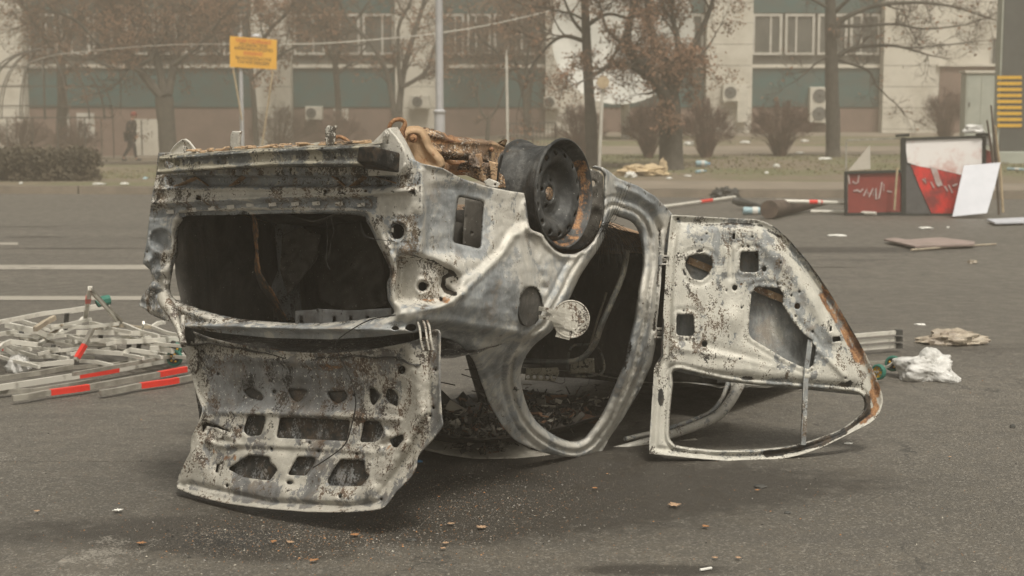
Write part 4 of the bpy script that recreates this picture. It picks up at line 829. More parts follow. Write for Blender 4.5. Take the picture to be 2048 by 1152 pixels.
# ================= ground =================
def stm(v): v = max(0, min(1, v)); return v*v*(3-2*v)
def Yk(X): return 26.9-.1*X
def GZ(X, Y):
    if Y < Yk(X): return 0.0
    b = stm((X+10)/12); s_ = max(0, Y-29)
    return .14+b*.66*min(1, s_/28)-(1-b)*.24*min(1, s_/20)
def UG(px, py):
    Y = UZ(px, py, .14).y if UZ(px, py, 0).y > 26 else UZ(px, py, 0).y
    if Y < 26.3: return UZ(px, py, 0)
    Y = 27.0
    while Y < 75:
        p = U(px, py, Y)
        if p.z < GZ(p.x, p.y): break
        Y += .05
    p = U(px, py, Y); p.z = GZ(p.x, p.y); return p
def asphalt(name, paintf=None):
    m, nt, b = nmat(name); t = NT(nt); L = nt.links
    ge = nt.nodes.new('ShaderNodeNewGeometry'); P = ge.outputs['Position']
    n1 = t.noise(1.0, 7, .62, .2, P, 0, (.14, 1, 1)); n2 = t.noise(7, 8, .7, 0, P, 1); n3 = t.noise(95, 5, .75, 0, P, 2); n4 = t.noise(2.5, 7, .7, .4, P, 4, (.25, 1, 1))
    vo = nt.nodes.new('ShaderNodeTexVoronoi'); vo.inputs['Scale'].default_value = 130; L.new(P, vo.inputs['Vector'])
    sp = nt.nodes.new('ShaderNodeSeparateColor'); L.new(vo.outputs['Color'], sp.inputs[0])
    c = t.mix(t.step(n1, .3, .7), (.066,.058,.045), (.108,.095,.075))
    c = t.mix(t.step(n2, .38, .62, 0, .65), c, (.058,.053,.044))
    c = t.mix(t.step(sp.outputs[0], .0, 1, 0, .75), c, t.mix(t.step(sp.outputs[1], .6, .9), (.06,.055,.047), (.19,.175,.15)))
    c = t.mix(t.step(n4, .60, .66, 0, .35), c, (.055,.05,.044))
    # pale grit specks
    v2 = nt.nodes.new('ShaderNodeTexVoronoi'); v2.inputs['Scale'].default_value = 34; L.new(P, v2.inputs['Vector'])
    s2 = nt.nodes.new('ShaderNodeSeparateColor'); L.new(v2.outputs['Color'], s2.inputs[0])
    g = t.math('MULTIPLY', t.step(s2.outputs[0], .90, .92), t.step(v2.outputs['Distance'], .22, .12))
    c = t.mix(t.math('MULTIPLY', g, .45), c, (.30,.28,.24))
    # cracks and a patched joint
    v3 = nt.nodes.new('ShaderNodeTexVoronoi'); v3.feature = 'DISTANCE_TO_EDGE'; v3.inputs['Scale'].default_value = .45
    wv = nt.nodes.new('ShaderNodeVectorMath'); wv.operation = 'ADD'; nz_ = nt.nodes.new('ShaderNodeTexNoise'); nz_.inputs['Scale'].default_value = 3; nz_.inputs['Detail'].default_value = 6; L.new(P, nz_.inputs['Vector']); L.new(P, wv.inputs[0]); L.new(nz_.outputs['Color'], wv.inputs[1]); L.new(wv.outputs[0], v3.inputs['Vector'])
    c = t.mix(t.math('MULTIPLY', t.step(v3.outputs['Distance'], .006, .002), t.step(n1, .45, .6, .15, .8)), c, (.03,.028,.024))
    # soot and oil stains; round the car its shadow is painted in too: (x, y, rx, ry, strength)
    xyz = nt.nodes.new('ShaderNodeSeparateXYZ'); L.new(P, xyz.inputs[0]); tot = None
    for px_, py_, rx, ry, k in ((470,1085,.30,.16,1.0),(560,1110,.2,.07,.8),(230,1065,.6,.15,.6),(1310,1140,.20,.06,1.2),(880,1000,.75,.35,1.0),(1050,960,.9,.35,.8),(1550,965,.5,.2,.5),(155,497,.9,.12,.9),(70,474,.3,.12,1.3),(1680,500,1.1,.35,1.1),(1700,520,.6,.1,.5),(1180,1010,.5,.25,.5),(1350,1000,.35,.12,.5),(1900,700,1.6,.3,.35),(700,1060,.8,.18,.7),(950,900,1.0,.9,.9)):
        p = UZ(px_, py_)
        a = t.math('POWER', t.math('DIVIDE', t.math('SUBTRACT', xyz.outputs[0], p.x), rx), 2); bb_ = t.math('POWER', t.math('DIVIDE', t.math('SUBTRACT', xyz.outputs[1], p.y), ry), 2)
        e = t.math('MULTIPLY', t.math('EXPONENT', t.math('MULTIPLY', t.math('ADD', a, bb_), -1)), k*1.35); tot = e if tot is None else t.math('ADD', tot, e)
    s_ = t.math('MULTIPLY', tot, t.step(t.noise(9, 8, .75, .3, P, 6), .3, .65, .35, 1.3))
    c = t.mix(t.step(s_, .05, .85, 0, .88), c, (.026,.022,.017))
    if paintf:
        w = t.math('ADD', t.math('MULTIPLY', t.math('SUBTRACT', n2, .5), 1.2), t.math('MULTIPLY', t.math('SUBTRACT', n3, .5), 1.1))
        w2 = t.math('ADD', w, t.math('MULTIPLY', t.math('SUBTRACT', t.noise(2.2, 5, .6, 0, P, 9), .5), 1.2))
        c = t.mix(t.math('MULTIPLY', t.step(w2, paintf[0], paintf[0]+.12), paintf[1]), c, (.33,.305,.26))
    L.new(c, b.inputs['Base Color']); L.new(t.step(n2, .3, .7, .52, .72), b.inputs['Roughness'])
    h = t.math('ADD', t.math('MULTIPLY', vo.outputs['Distance'], -.6), t.math('MULTIPLY', n3, .8))
    nb = nt.nodes.new('ShaderNodeBump'); nb.inputs['Strength'].default_value = .55; nb.inputs['Distance'].default_value = .006
    L.new(h, nb.inputs['Height']); L.new(nb.outputs[0], b.inputs['Normal'])
    return m
M['asphalt'] = asphalt('asphalt'); M['mark'] = asphalt('worn_road_paint', (-.28, .75)); M['mark2'] = asphalt('nearly_gone_road_paint', (.16, .42))
mb = MB(); xs = [-150+5*i for i in range(61)]
mb.add([p for x in xs for p in ((x, -30, 0), (x, Yk(x), 0))], [(2*i, 2*i+2, 2*i+3, 2*i+1) for i in range(60)])
meta(mb.build('road', M['asphalt'], base=(0,0,0)), kind='structure')
def mark(pts, m='mark', z=.004, name='road_marking'):
    if min(p.y for p in pts) < 9: z = .0008
    mb = MB(); mb.add([Vector((p.x, p.y, z)) for p in pts], [tuple(range(len(pts)))]); return meta(mb.build(name, M[m]), kind='structure')
def line(x0, x1, y, h, m='mark'): mark([UZ(x0, y-h/2), UZ(x1, y-h/2), UZ(x1, y+h/2), UZ(x0, y+h/2)], m)
line(-500, 1000, 535, 9); line(1000, 1712, 533, 4, 'mark2'); line(-500, 700, 597, 8); line(-500, 36, 488, 5); line(262, 700, 474, 4, 'mark2'); line(1652, 1702, 470, 4, 'mark2'); line(-200, 120, 452, 3, 'mark2')
line(-80, 360, 915, 16, 'mark2'); line(1640, 2200, 858, 12, 'mark2')
mark([UZ(130,1200), UZ(60,1160), UZ(190,1075), UZ(390,1050), UZ(385,1085), UZ(270,1135), UZ(240,1200)], 'mark2')
# kerb of separate stones, drawn as one structure
M['kerb'] = plain('kerb_concrete', (.20,.165,.125), (.15,.125,.095), .85, scale=2.5)
mb = MB(); x = -60.0
while x < 60:
    a, b_ = x+.01, x+1.98; mb.hexa([(a,Yk(a),-.05),(b_,Yk(b_),-.05),(b_,Yk(b_)+.15,-.05),(a,Yk(a)+.15,-.05),(a,Yk(a)+.01,.14),(b_,Yk(b_)+.01,.14),(b_,Yk(b_)+.15,.14),(a,Yk(a)+.15,.14)]); x += 2
meta(mb.build('kerb', M['kerb'], base=(0,27,0)), kind='structure')
def lawnmat():
    m, nt, b = nmat('winter_lawn'); t = NT(nt); ge = nt.nodes.new('ShaderNodeNewGeometry'); P = ge.outputs['Position']
    n1 = t.noise(.35, 6, .65, .3, P, 0, (.6,1,1)); n2 = t.noise(3, 7, .7, 0, P, 1); n3 = t.noise(25, 4, .7, 0, P, 2)
    c = t.mix(t.step(n1, .44, .56), (.16,.125,.088), (.115,.12,.05))
    c = t.mix(t.step(n2, .4, .7, 0, .7), c, (.20,.165,.11)); c = t.mix(t.step(n3, .4, .8, 0, .6), c, (.06,.06,.03))
    nt.links.new(c, b.inputs['Base Color']); b.inputs['Roughness'].default_value = .95; t.bump(n3, .8, .05, b); return m
M['lawn'] = lawnmat(); M['path'] = plain('footpath_paving', (.20,.165,.125), (.15,.125,.095), .9, scale=.8)
def strip(name, fa, fb, mat, dz, x0=-150, x1=150, ny=20, nx=150):
    vs = []; fs = []
    for i in range(nx+1):
        X = x0+(x1-x0)*i/nx; a, b_ = fa(X), fb(X)
        for j in range(ny+1):
            Y = a+(b_-a)*j/ny; vs.append((X, Y, GZ(X, Y+1e-3)+dz))
    for i in range(nx):
        for j in range(ny): k = i*(ny+1)+j; fs.append((k, k+ny+1, k+ny+2, k+1))
    return meta(link_mesh(name, vs, fs, mat, None, True, (0,27,0)), kind='structure')
strip('lawn', lambda X: Yk(X)+.149, lambda X: 120, M['lawn'], 0, ny=40)
strip('pavement', lambda X: Yk(X)+.155, lambda X: Yk(X)+.3+2.8*stm((X+4)/4), M['path'], .006)
yc = lambda X: 42.5+7*(1-stm((X+12)/12))
strip('footpath', lambda X: yc(X)-2.3, lambda X: yc(X)+2.6, M['path'], .006)
strip('apron', lambda X: 52.8+1.2*(1-stm((X+12)/12)), lambda X: 60, M['path'], .006)
# blades of grass over the near lawn
mb = MB()
for k in range(5000):
    X = random.uniform(-16, 22); Y = random.uniform(31.5, 40); z = GZ(X, Y); a = random.uniform(0, 3.14); w = random.uniform(.02, .05); h = random.uniform(.02, .06)
    mb.add([(X-w*math.cos(a), Y-w*math.sin(a), z), (X+w*math.cos(a), Y+w*math.sin(a), z), (X+random.uniform(-.03,.03), Y, z+h)], [(0,1,2)])
meta(mb.build('grass', plain('grass_blades', (.14,.14,.06), (.20,.165,.10), .9, scale=.6, bump=0), base=(0,30,0)), 'short tired winter grass on the lawn beyond the kerb', 'grass', kind='stuff')
# ================= building =================
YB = 57.0
def bx(px): return (px-1024)*YB/FP
def bz(py): return U(1024, py, YB).z
M['stone'] = plain('pale_limestone', (.56,.53,.46), (.40,.37,.31), .85, scale=.9, bump=.2, bd=.02, lo=.25, hi=.62, detail=10)
M['brickb'] = plain('brown_plinth', (.19,.13,.105), (.15,.105,.085), .9, scale=1.2)
M['teal'] = plain('teal_panel', (.025,.085,.088), (.045,.07,.068), .4, scale=1.4, bump=0)
M['wframe'] = plain('window_frame_paint', (.50,.48,.43), (.38,.36,.32), .6, scale=3, bump=0)
M['pane'] = plain('dusty_glass', (.055,.06,.055), (.10,.10,.09), .25, scale=.8, bump=0)
M['gwall'] = plain('grey_infill', (.10,.098,.085), (.07,.068,.06), .9, scale=1.5)
bld = thing('office_building', (0, YB, 0), 'long office building with pale stone piers, teal panels and a brown plinth behind the trees', 'building')
def part(name, x0, x1, y0, y1, d0, d1, mat, parent=bld):
    """px extents, d = distance in front of facade plane"""
    mb = MB(); mb.box(bx(x0), bx(x1), YB-d1, YB-d0, bz(y1), bz(y0)); return mb.build(name, mat, parent)
part('wall', -1600, 3400, -360, 216, -.3, 0, M['gwall']); part('plinth', -1600, 3400, 215.5, 340, -.3, .04, M['brickb'])
piers = [(-130,66),(515,590),(795,880),(1090,1202),(1405,1495),(1752,2400),(-700,-560),(-1200,-1000)]
for a, b_ in piers:
    part('pier', a, b_, -360, 330, .045, .6, M['stone'])
bays = [(66,515),(590,795),(880,1090),(1202,1405),(1495,1752),(-560,-130)]
mbj = MB()
for a, b_ in piers[:6]:
    for y in range(-330, 330, 42): mbj.box(bx(a), bx(b_), YB-.604, YB-.59, bz(y)-.008, bz(y)+.008)
mbj.build('pier_joint', M['gwall'], bld)
for a, b_ in bays:
    for y0, y1 in ((137,214),(-36,26),(-210,-150)): part('spandrel_panel', a+1, b_-1, y0, y1, 0.003, .08, M['teal'])
    n = max(2, round((b_-a)/60)); w = (b_-a)/n
    part('sill', a+1, b_-1, 129, 136, .003, .16, M['stone'])
    for i in range(n):
        for y0, y1 in ((28,110),(-140,-40)):
            x0, x1 = a+i*w+3, a+(i+1)*w-3; mb = MB(); X0, X1, Z0, Z1 = bx(x0), bx(x1), bz(y1), bz(y0); t_ = .09
            mb.box(X0, X1, YB-.12, YB-.003, Z0, Z0+t_); mb.box(X0, X1, YB-.12, YB-.003, Z1-t_, Z1)
            mb.box(X0, X0+t_, YB-.12, YB-.003, Z0+t_, Z1-t_); mb.box(X1-t_, X1, YB-.12, YB-.003, Z0+t_, Z1-t_)
            f = mb.build('window', M['wframe'], bld); mb = MB(); mb.box(X0+t_, X1-t_, YB-.06, YB-.04, Z0+t_, Z1-t_); mb.build('pane', M['pane'], f)
            mb = MB(); xm = X0+(X1-X0)*(.38 if i % 2 else .62); mb.box(xm-.035, xm+.035, YB-.10, YB-.065, Z0+t_, Z1-t_); mb.build('mullion', M['wframe'], f)
part('door', 1862, 1988, 134, 300, .605, .64, M['brickb']); part('door_lintel', 1856, 1994, 129, 134, .605, .75, M['stone'])
for x0, x1, y0, y1 in ((160,195,226,276),(138,146,226,272)):
    f = part('basement_window', x0, x1, y0, y1, .045, .09, M['wframe']); part('pane', x0+3, x1-3, y0+22, y0+24, .091, .10, M['gwall'], f)
f = part('basement_door', 273, 322, 238, 311, .045, .10, M['stone']); part('door_gap', 287, 290, 240, 310, .101, .106, M['gwall'], f)
f = part('upper_window', 1960, 1996, 75, 132, .605, .65, M['wframe']); part('pane', 1963, 1993, 79, 129, .651, .66, M['pane'], f)
# ---- air conditioners ----
M['acw'] = plain('yellowed_plastic', (.55,.52,.45), (.45,.43,.37), .6, scale=4, bump=0); M['dark'] = plain('black_plastic', (.03,.03,.028), (.018,.018,.017), .6, bump=0); M['acg'] = plain('fan_grille', (.13,.13,.12), (.09,.09,.085), .7, bump=0)
def ac(cx_, cy_, w, h, label, fans=1, fx=0, d=.65):
    X, Z, W_, H_ = bx(cx_), bz(cy_), w*YB/FP/2, h*YB/FP/2; Yf = YB-d
    r = thing('air_conditioner', (X, Yf, Z-H_), label, 'air conditioner', 'air conditioners on the office wall')
    mb = MB(); mb.box(X-W_, X+W_, Yf-.32, Yf, Z-H_, Z+H_); bevel(mb.build('casing', M['acw'], r), .02)
    for k in range(fans):
        zc = Z+(H_/2*(1-2*k) if fans > 1 else 0); R_ = min(W_, H_/fans)*.78
        mb = MB(); c0 = Vector((X+fx*W_, Yf-.322, zc)); mb.lathe(c0, (0,-1,0), [(R_,0),(R_,.02),(R_*.93,.02),(R_*.93,.005),(.001,.005)], 24); f = mb.build('fan_grille', M['acg'], r)
        mb = MB(); mb.lathe(c0, (0,-1,0), [(R_*.2,.006),(R_*.2,.02),(.01,.024)], 12)
        for q in range(5): an = q*1.257; mb.bar([c0+Vector((0,-.012,0)), c0+Vector((math.cos(an)*R_*.88,-.012,math.sin(an)*R_*.88))], .02, .006)
        mb.build('fan', M['dark'], f)
    mb = MB(); mb.bar([(X-W_*.7, YB-.0, Z-H_-.03), (X-W_*.7, Yf-.3, Z-H_-.03)], .04, .05); mb.bar([(X+W_*.7, YB-.0, Z-H_-.03), (X+W_*.7, Yf-.3, Z-H_-.03)], .04, .05); mb.build('bracket', M['wframe'], r)
ac(633,226,34,26,'small wall air conditioner low on the plinth, nearest to the yellow sign', 1, -.3, .1)
ac(686,229,28,22,'smallest air conditioner on the plinth, between the sign and the lamp post', 1, -.4, .1)
ac(844,204,38,26,'air conditioner with one fan on the pale pier just left of the lamp post', 1, -.25)
ac(1102,205,32,24,'air conditioner half hidden beside the white dish, on its left pier', 1, -.3)
ac(1450,186,30,34,'dark fronted air conditioner on the pale pier left of the teal bay', 1, 0)
ac(1630,210,38,70,'tall white air conditioner with two fans one above the other', 2, 0, .1)
mb = MB(); mb.box(bx(1464), bx(1485), YB-.9, YB-.61, bz(245), bz(170)); o = mb.build('wall_cabinet', M['acw']); bevel(o, .02); meta(o, 'tall narrow white cabinet on the pale pier beside the dark fronted air conditioner', 'cabinet')
# ---- big white dish ----
dr = thing('satellite_dish', U(1252, 285, 50.0), 'huge round white dish standing behind the leafy brown tree', 'dish')
dc = U(1250, 75, 50.2); M['white'] = plain('white_paint', (.50,.49,.45), (.42,.42,.385), .6, scale=1.5, bump=0)
mb = MB(); ax_ = Vector((-.25,-1,.22)).normalized(); mb.lathe(dc, ax_, [(.02,-.05),(.7,.0),(1.4,.15),(2.0,.36),(2.36,.53),(2.36,.48),(2.0,.30),(1.4,.09),(.7,-.06),(.02,-.11)], 64); mb.build('reflector', M['white'], dr, True)
mb = MB()
for k in range(3): an = k*2.1+.5; e1_ = ax_.orthogonal().normalized(); e2_ = ax_.cross(e1_); mb.tube([dc+(e1_*math.cos(an)+e2_*math.sin(an))*2.2+ax_*.45, dc+ax_*1.6], .03, 6)
mb.ball(dc+ax_*1.6, .14); mb.build('feed_arm', M['wframe'], dr)
mb = MB(); b0 = U(1252, 285, 50.6); mb.tube([b0+Vector((0,0,-.3)), Vector((dc.x, dc.y+.35, dc.z))], .16, 10); mb.build('mast', M['wframe'], dr)
# ---- lattice dome at the left ----
M['wire2'] = plain('dark_wire', (.10,.09,.075), (.07,.065,.055), .7, bump=0)
la = thing('lattice_dome', U(60, 312, 48), 'dome shaped lattice of thin bent rods rising over the hedge at the left edge', 'lattice')
c0 = U(90, 235, 48); R_ = 135*48/3000
mb = MB()
for k in range(9):
    a = math.pi*k/9; mb.tube([c0+Vector((math.cos(a)*math.sin(b_)*R_, math.sin(a)*math.sin(b_)*R_*.6, math.cos(b_)*R_)) for b_ in np.linspace(-1.6, 1.6, 20)], .022, 4)
for b_ in (.4,.75,1.1,1.4):
    mb.tube([c0+Vector((math.cos(a)*math.sin(b_)*R_, math.sin(a)*math.sin(b_)*R_*.6, math.cos(b_)*R_)) for a in np.linspace(0, 6.28, 26)], .018, 4)
mb.build('rod', M['wire2'], la)
mb = MB(); mb.tube([c0+Vector((math.cos(a)*R_, math.sin(a)*R_*.6, -.0)) for a in np.linspace(0, 6.28, 26)], .02, 5)
for a in np.linspace(0, 6.28, 9): mb.tube([c0+Vector((math.cos(a)*R_, math.sin(a)*R_*.6, 0)), c0+Vector((math.cos(a)*R_, math.sin(a)*R_*.6, -1.3))], .018, 5)
mb.build('ring', M['wire2'], la)
# ---- railing ----
rl = thing('railing', U(1065, 285, 46), 'low dark metal railing on the lawn below the window bay, right of the lamp post', 'railing')
mb = MB(); 
for y_ in (247, 280): mb.bar([U(1018, y_, 46), U(1112, y_-2, 46)], .04, .04)
mb.build('rail', M['wire2'], rl)
mb = MB()
for k in range(13): mb.tube([U(1020+k*7.6, 247, 46), U(1020+k*7.6, 290, 46)], .012 if k % 6 else .035, 5)
mb.build('baluster', M['wire2'], rl)
# ================= trees =================
M['bark'] = plain('grey_bark', (.075,.066,.052), (.045,.04,.032), .95, scale=6, bump=.8, bd=.03)
M['twig'] = plain('brown_twigs', (.085,.062,.046), (.055,.042,.032), .95, scale=5, bump=0)
M['leafb'] = plain('dead_brown_leaves', (.20,.105,.058), (.11,.065,.038), .9, scale=2.2, bump=0, lo=.3, hi=.7)
M['leafg'] = plain('hedge_leaves', (.075,.058,.034), (.050,.042,.026), .9, scale=2.5, bump=0)
M['reed'] = plain('reddish_twigs', (.17,.105,.080), (.10,.065,.05), .95, scale=4, bump=0)
def grow(mb, p, d, L, r, lv, tips, spread=.7, up=.15, fl=.25):
    pts = [p]; rr = [r]; n = 4; q = Vector(p); dd = Vector(d)
    for i in range(n):
        dd = (dd+Vector((random.gauss(0,1), random.gauss(0,1), random.gauss(0,1)))*fl*.5+Vector((0,0,up*.3))).normalized(); q = q+dd*L/n; pts.append(q.copy()); rr.append(r*(1-.75*(i+1)/n)+.002)
    mb.tube(pts, rr, 5 if r > .02 else 3, cap=False); tips.append((pts[-1], pts[2]))
    if lv > 0:
        for k in range(random.choice((3,4,4,5))):
            i = random.choice((1,2,3,4)); nd = (dd+Vector((random.gauss(0,1), random.gauss(0,1), random.gauss(0,1)))*spread).normalized()
            grow(mb, pts[i], nd, L*random.uniform(.5, .75), rr[i]*.6, lv-1, tips, spread, up, fl)
def tree(label, Y, trunk, limbs, leaf=0, lv=2, L0=1.0, name='bare_tree', dens=1.0, leafmat='leafb', ls=.05, group=None, step=.55):
    def P(px, py, dy=0): return U(px, py, Y+dy)
    b0 = P(trunk[0][0], trunk[0][1]); gz = GZ(b0.x, b0.y); r = thing(name, (b0.x, b0.y, gz), label, 'tree', group)
    mb = MB(); s_ = Y/FP/2
    T = [P(a, b_) for a, b_, w in trunk]; T[0].z = gz-.1; ws = [w*s_ for a, b_, w in trunk]; ws[0] *= 1.25; T.insert(1, T[0].lerp(T[1], .12)+Vector((0,0,.05))); ws.insert(1, ws[1]*1.05+.0*ws[0])
    T2 = []; W2 = []
    for i in range(len(T)-1):
        for k in range(3): u = k/3; T2.append(T[i].lerp(T[i+1], u)); W2.append((ws[i]*(1-u)+ws[i+1]*u)*random.uniform(.95, 1.06))
    T2.append(T[-1]); W2.append(ws[-1]); mb.tube(T2, W2, 12, cap=False)
    tb = MB(); tips = []
    for lim in limbs:
        dy = 0; slope = random.uniform(-1, 1)*.5; pts = []; prev = None
        for i, q in enumerate(lim):
            if prev is not None: dy += slope*math.hypot(q[0]-prev[0], q[1]-prev[1])*Y/FP
            prev = q; pts.append(P(q[0], q[1], dy))
        w0, w1 = lim[0][2], lim[-1][2] if len(lim[-1]) > 2 else lim[0][2]*.3; m = len(pts)
        Q = []; 
        for i in range(m-1):
            p0, p1, p2, p3 = pts[max(i-1,0)], pts[i], pts[i+1], pts[min(i+2,m-1)]
            for k in range(4):
                u = k/4; Q.append(.5*((2*p1)+(p2-p0)*u+(2*p0-5*p1+4*p2-p3)*u*u+(3*p1-3*p2+p3-p0)*u**3))
        Q.append(pts[-1]); Wd = [(w0+(w1-w0)*i/(len(Q)-1))*s_ for i in range(len(Q))]; mb.tube(Q, Wd, 8, cap=False)
        length = sum((Q[i+1]-Q[i]).length for i in range(len(Q)-1)); n = max(2, int(length/step*dens))
        for k in range(n):
            i = random.randint(max(1, len(Q)//5), len(Q)-1); d = (Q[i]-Q[i-1]).normalized()
            nd = (d*.6+Vector((random.gauss(0,1), random.gauss(0,1), random.gauss(.15,1)))*.8).normalized()
            grow(tb, Q[i], nd, L0*random.uniform(.6, 1.2), min(Wd[i]*.5, .04), lv, tips)
        grow(tb, Q[-1], (Q[-1]-Q[-2]).normalized(), L0, Wd[-1], lv, tips)
    tk = mb.build('trunk', M['bark'], r, True); cr = tb.build('crown', M['twig'], r)
    if leaf:
        lb = MB()
        for a, b_ in tips:
            for k in range(np.random.poisson(leaf)):
                c = a.lerp(b_, random.random())+Vector((random.gauss(0,1), random.gauss(0,1), random.gauss(0,1)))*.07
                e = Vector((random.gauss(0,1), random.gauss(0,1), random.gauss(0,1))).normalized(); f = e.orthogonal().normalized(); z = ls*random.uniform(.5, 1.3)
                lb.add([c-e*z, c+f*z*.7, c+e*z, c-f*z*.6], [(0,1,2,3)])
        lb.build('leaves', M[leafmat], r)
    return r
np.random.seed(3)
G1 = 'trees on the lawn before the office building'
tree('thick forked dark tree in the smoke, right of the walking person', 46, [(337,312,40),(333,250,34),(328,195,36)], [
    [(325,195,20),(295,160),(262,115),(243,60),(232,0),(225,-120,6)], [(330,192,18),(312,110),(292,50),(270,0),(250,-100,6)], [(336,190,18),(348,130),(362,60),(366,0),(372,-120,6)], [(290,150,9),(200,90),(150,40),(90,20,3)], [(300,120,8),(240,140),(190,120,3)], [(345,130,9),(400,90),(440,40),(480,0,3)], [(300,120,8),(330,60),(330,0,3)]], 3.2, 3, 1.4, dens=1.6, ls=.034, group=G1)
tree('slender multi-stemmed tree with upswept limbs just left of the lamp post', 50, [(788,312,24),(792,260,22),(796,225,20)], [
    [(798,225,15),(806,150),(830,60),(848,0),(855,-110,5)], [(803,175,9),(850,145),(868,95),(884,50,4)], [(790,235,13),(775,150),(740,85),(690,30),(660,-60,4)], [(800,170,9),(796,60),(822,0),(830,-80,4)], [(740,85,6),(700,90),(650,60,2)]], 1.4, 3, 1.2, group=G1)
tree('straight dark trunked tree in front of the left edge of the white dish', 34.5, [(1184,330,28),(1182,240,24),(1176,150,20),(1172,60,17),(1168,-40,15)], [
    [(1178,150,9),(1212,135),(1243,80),(1268,20,4)], [(1174,85,10),(1130,72),(1098,90),(1062,135),(1040,200,2)], [(1172,70,9),(1146,40),(1125,-10,4)], [(1176,50,9),(1215,28),(1262,36),(1300,20,3)], [(1180,60,6),(1150,30),(1050,10,3)], [(1172,0,10),(1160,-120,4)], [(1172,-20,10),(1230,-120,4)]], .5, 3, .8, group=G1)
tree('stout tree hung with brown dead leaves, rags at its foot', 33.5, [(1343,338,50),(1341,260,46),(1340,205,40),(1339,160,24)], [
    [(1336,235,30),(1328,190,27),(1293,135),(1262,105),(1256,60),(1272,-10),(1280,-100,8)], [(1340,220,28),(1338,180,24),(1322,110),(1300,50),(1296,-20),(1290,-100,8)], [(1342,175,16),(1356,90),(1346,40),(1340,-60,6)], [(1338,230,22),(1315,165,14),(1240,125),(1195,148,5)], [(1343,230,24),(1350,178,17),(1388,90),(1420,20),(1440,-60,5)], [(1262,100,10),(1215,60),(1200,10,4)], [(1356,120,10),(1400,110),(1425,80,3)]], 4.6, 3, .75, name='leafy_tree', dens=1.5, ls=.035, group=G1)
tree('tall bare tree with long level boughs reaching right across the pale pier', 39, [(1666,312,30),(1666,250,28),(1664,180,27),(1662,80,23),(1660,-40,20)], [
    [(1668,118,11),(1700,98),(1740,92),(1792,92),(1842,105,4)], [(1664,62,12),(1690,36),(1750,12),(1830,5),(1900,12),(1960,30,3)], [(1664,52,8),(1720,52),(1790,48),(1850,58),(1930,50,3)], [(1662,112,8),(1640,120),(1618,140,3)], [(1670,118,7),(1735,140),(1752,170),(1768,186,3)], [(1664,30,9),(1720,-20),(1800,-60,4)], [(1660,0,9),(1620,-60),(1580,-120,4)], [(1790,92,5),(1840,95),(1960,82,2)], [(1664,20,8),(1600,-10),(1500,-20,3)], [(1660,-30,12),(1670,-140,5)]], .12, 3, .8, dens=1.1, group=G1)
tree('young forked sapling on the lawn below the bay right of the lamp post', 50, [(975,300,10),(975,262,9),(977,238,8)], [[(976,240,6),(962,222),(955,190,3)], [(977,238,6),(994,215),(1010,170,3)]], .2, 2, .6, group=G1)
tree('brown leaved tree filling the gap between lamp post and white dish', 52, [(1055,300,16),(1052,200,14)], [[(1052,205,10),(1030,120),(1010,40),(1000,-40,4)], [(1053,200,10),(1075,110),(1090,20),(1100,-50,4)], [(1052,160,8),(1000,110),(950,60),(930,-20,3)], [(1050,150,7),(1060,60),(1055,-60,3)]], 4, 3, 1.3, name='leafy_tree', ls=.034, dens=1.9, group=G1)
tree('hazy brown tree at the far left above the hedge', 52, [(120,310,22),(125,200,20),(122,120,18)], [[(122,130,12),(80,60),(40,0),(20,-80,4)], [(124,120,12),(150,50),(170,-20,4)], [(124,150,9),(190,100),(215,40),(225,-30,4)], [(122,100,9),(110,20),(100,-60,4)]], 4.2, 3, 1.4, name='leafy_tree', ls=.034, dens=1.9, group=G1)
tree('hazy brown tree directly behind the yellow sign', 52, [(515,305,11),(508,200,10),(500,120,10)], [[(498,130,10),(460,60),(430,-20,4)], [(498,120,10),(540,60),(585,10),(600,-60,4)], [(499,100,9),(495,20),(500,-60,4)], [(500,160,7),(560,110),(600,90,3)], [(498,150,7),(440,110),(400,60,3)]], 3, 3, 1.3, name='leafy_tree', dens=1.3, group=G1)
tree('thin hazy tree before the window bay between sign and lamp post', 53, [(680,300,14),(676,200,12),(670,120,11)], [[(670,125,8),(630,60),(600,0),(590,-60,3)], [(672,120,8),(700,60),(740,0,3)], [(672,150,7),(720,110),(745,70,2)], [(671,90,7),(668,0),(660,-60,3)]], 2.4, 3, 1.2, dens=1.6, ls=.034, group=G1)
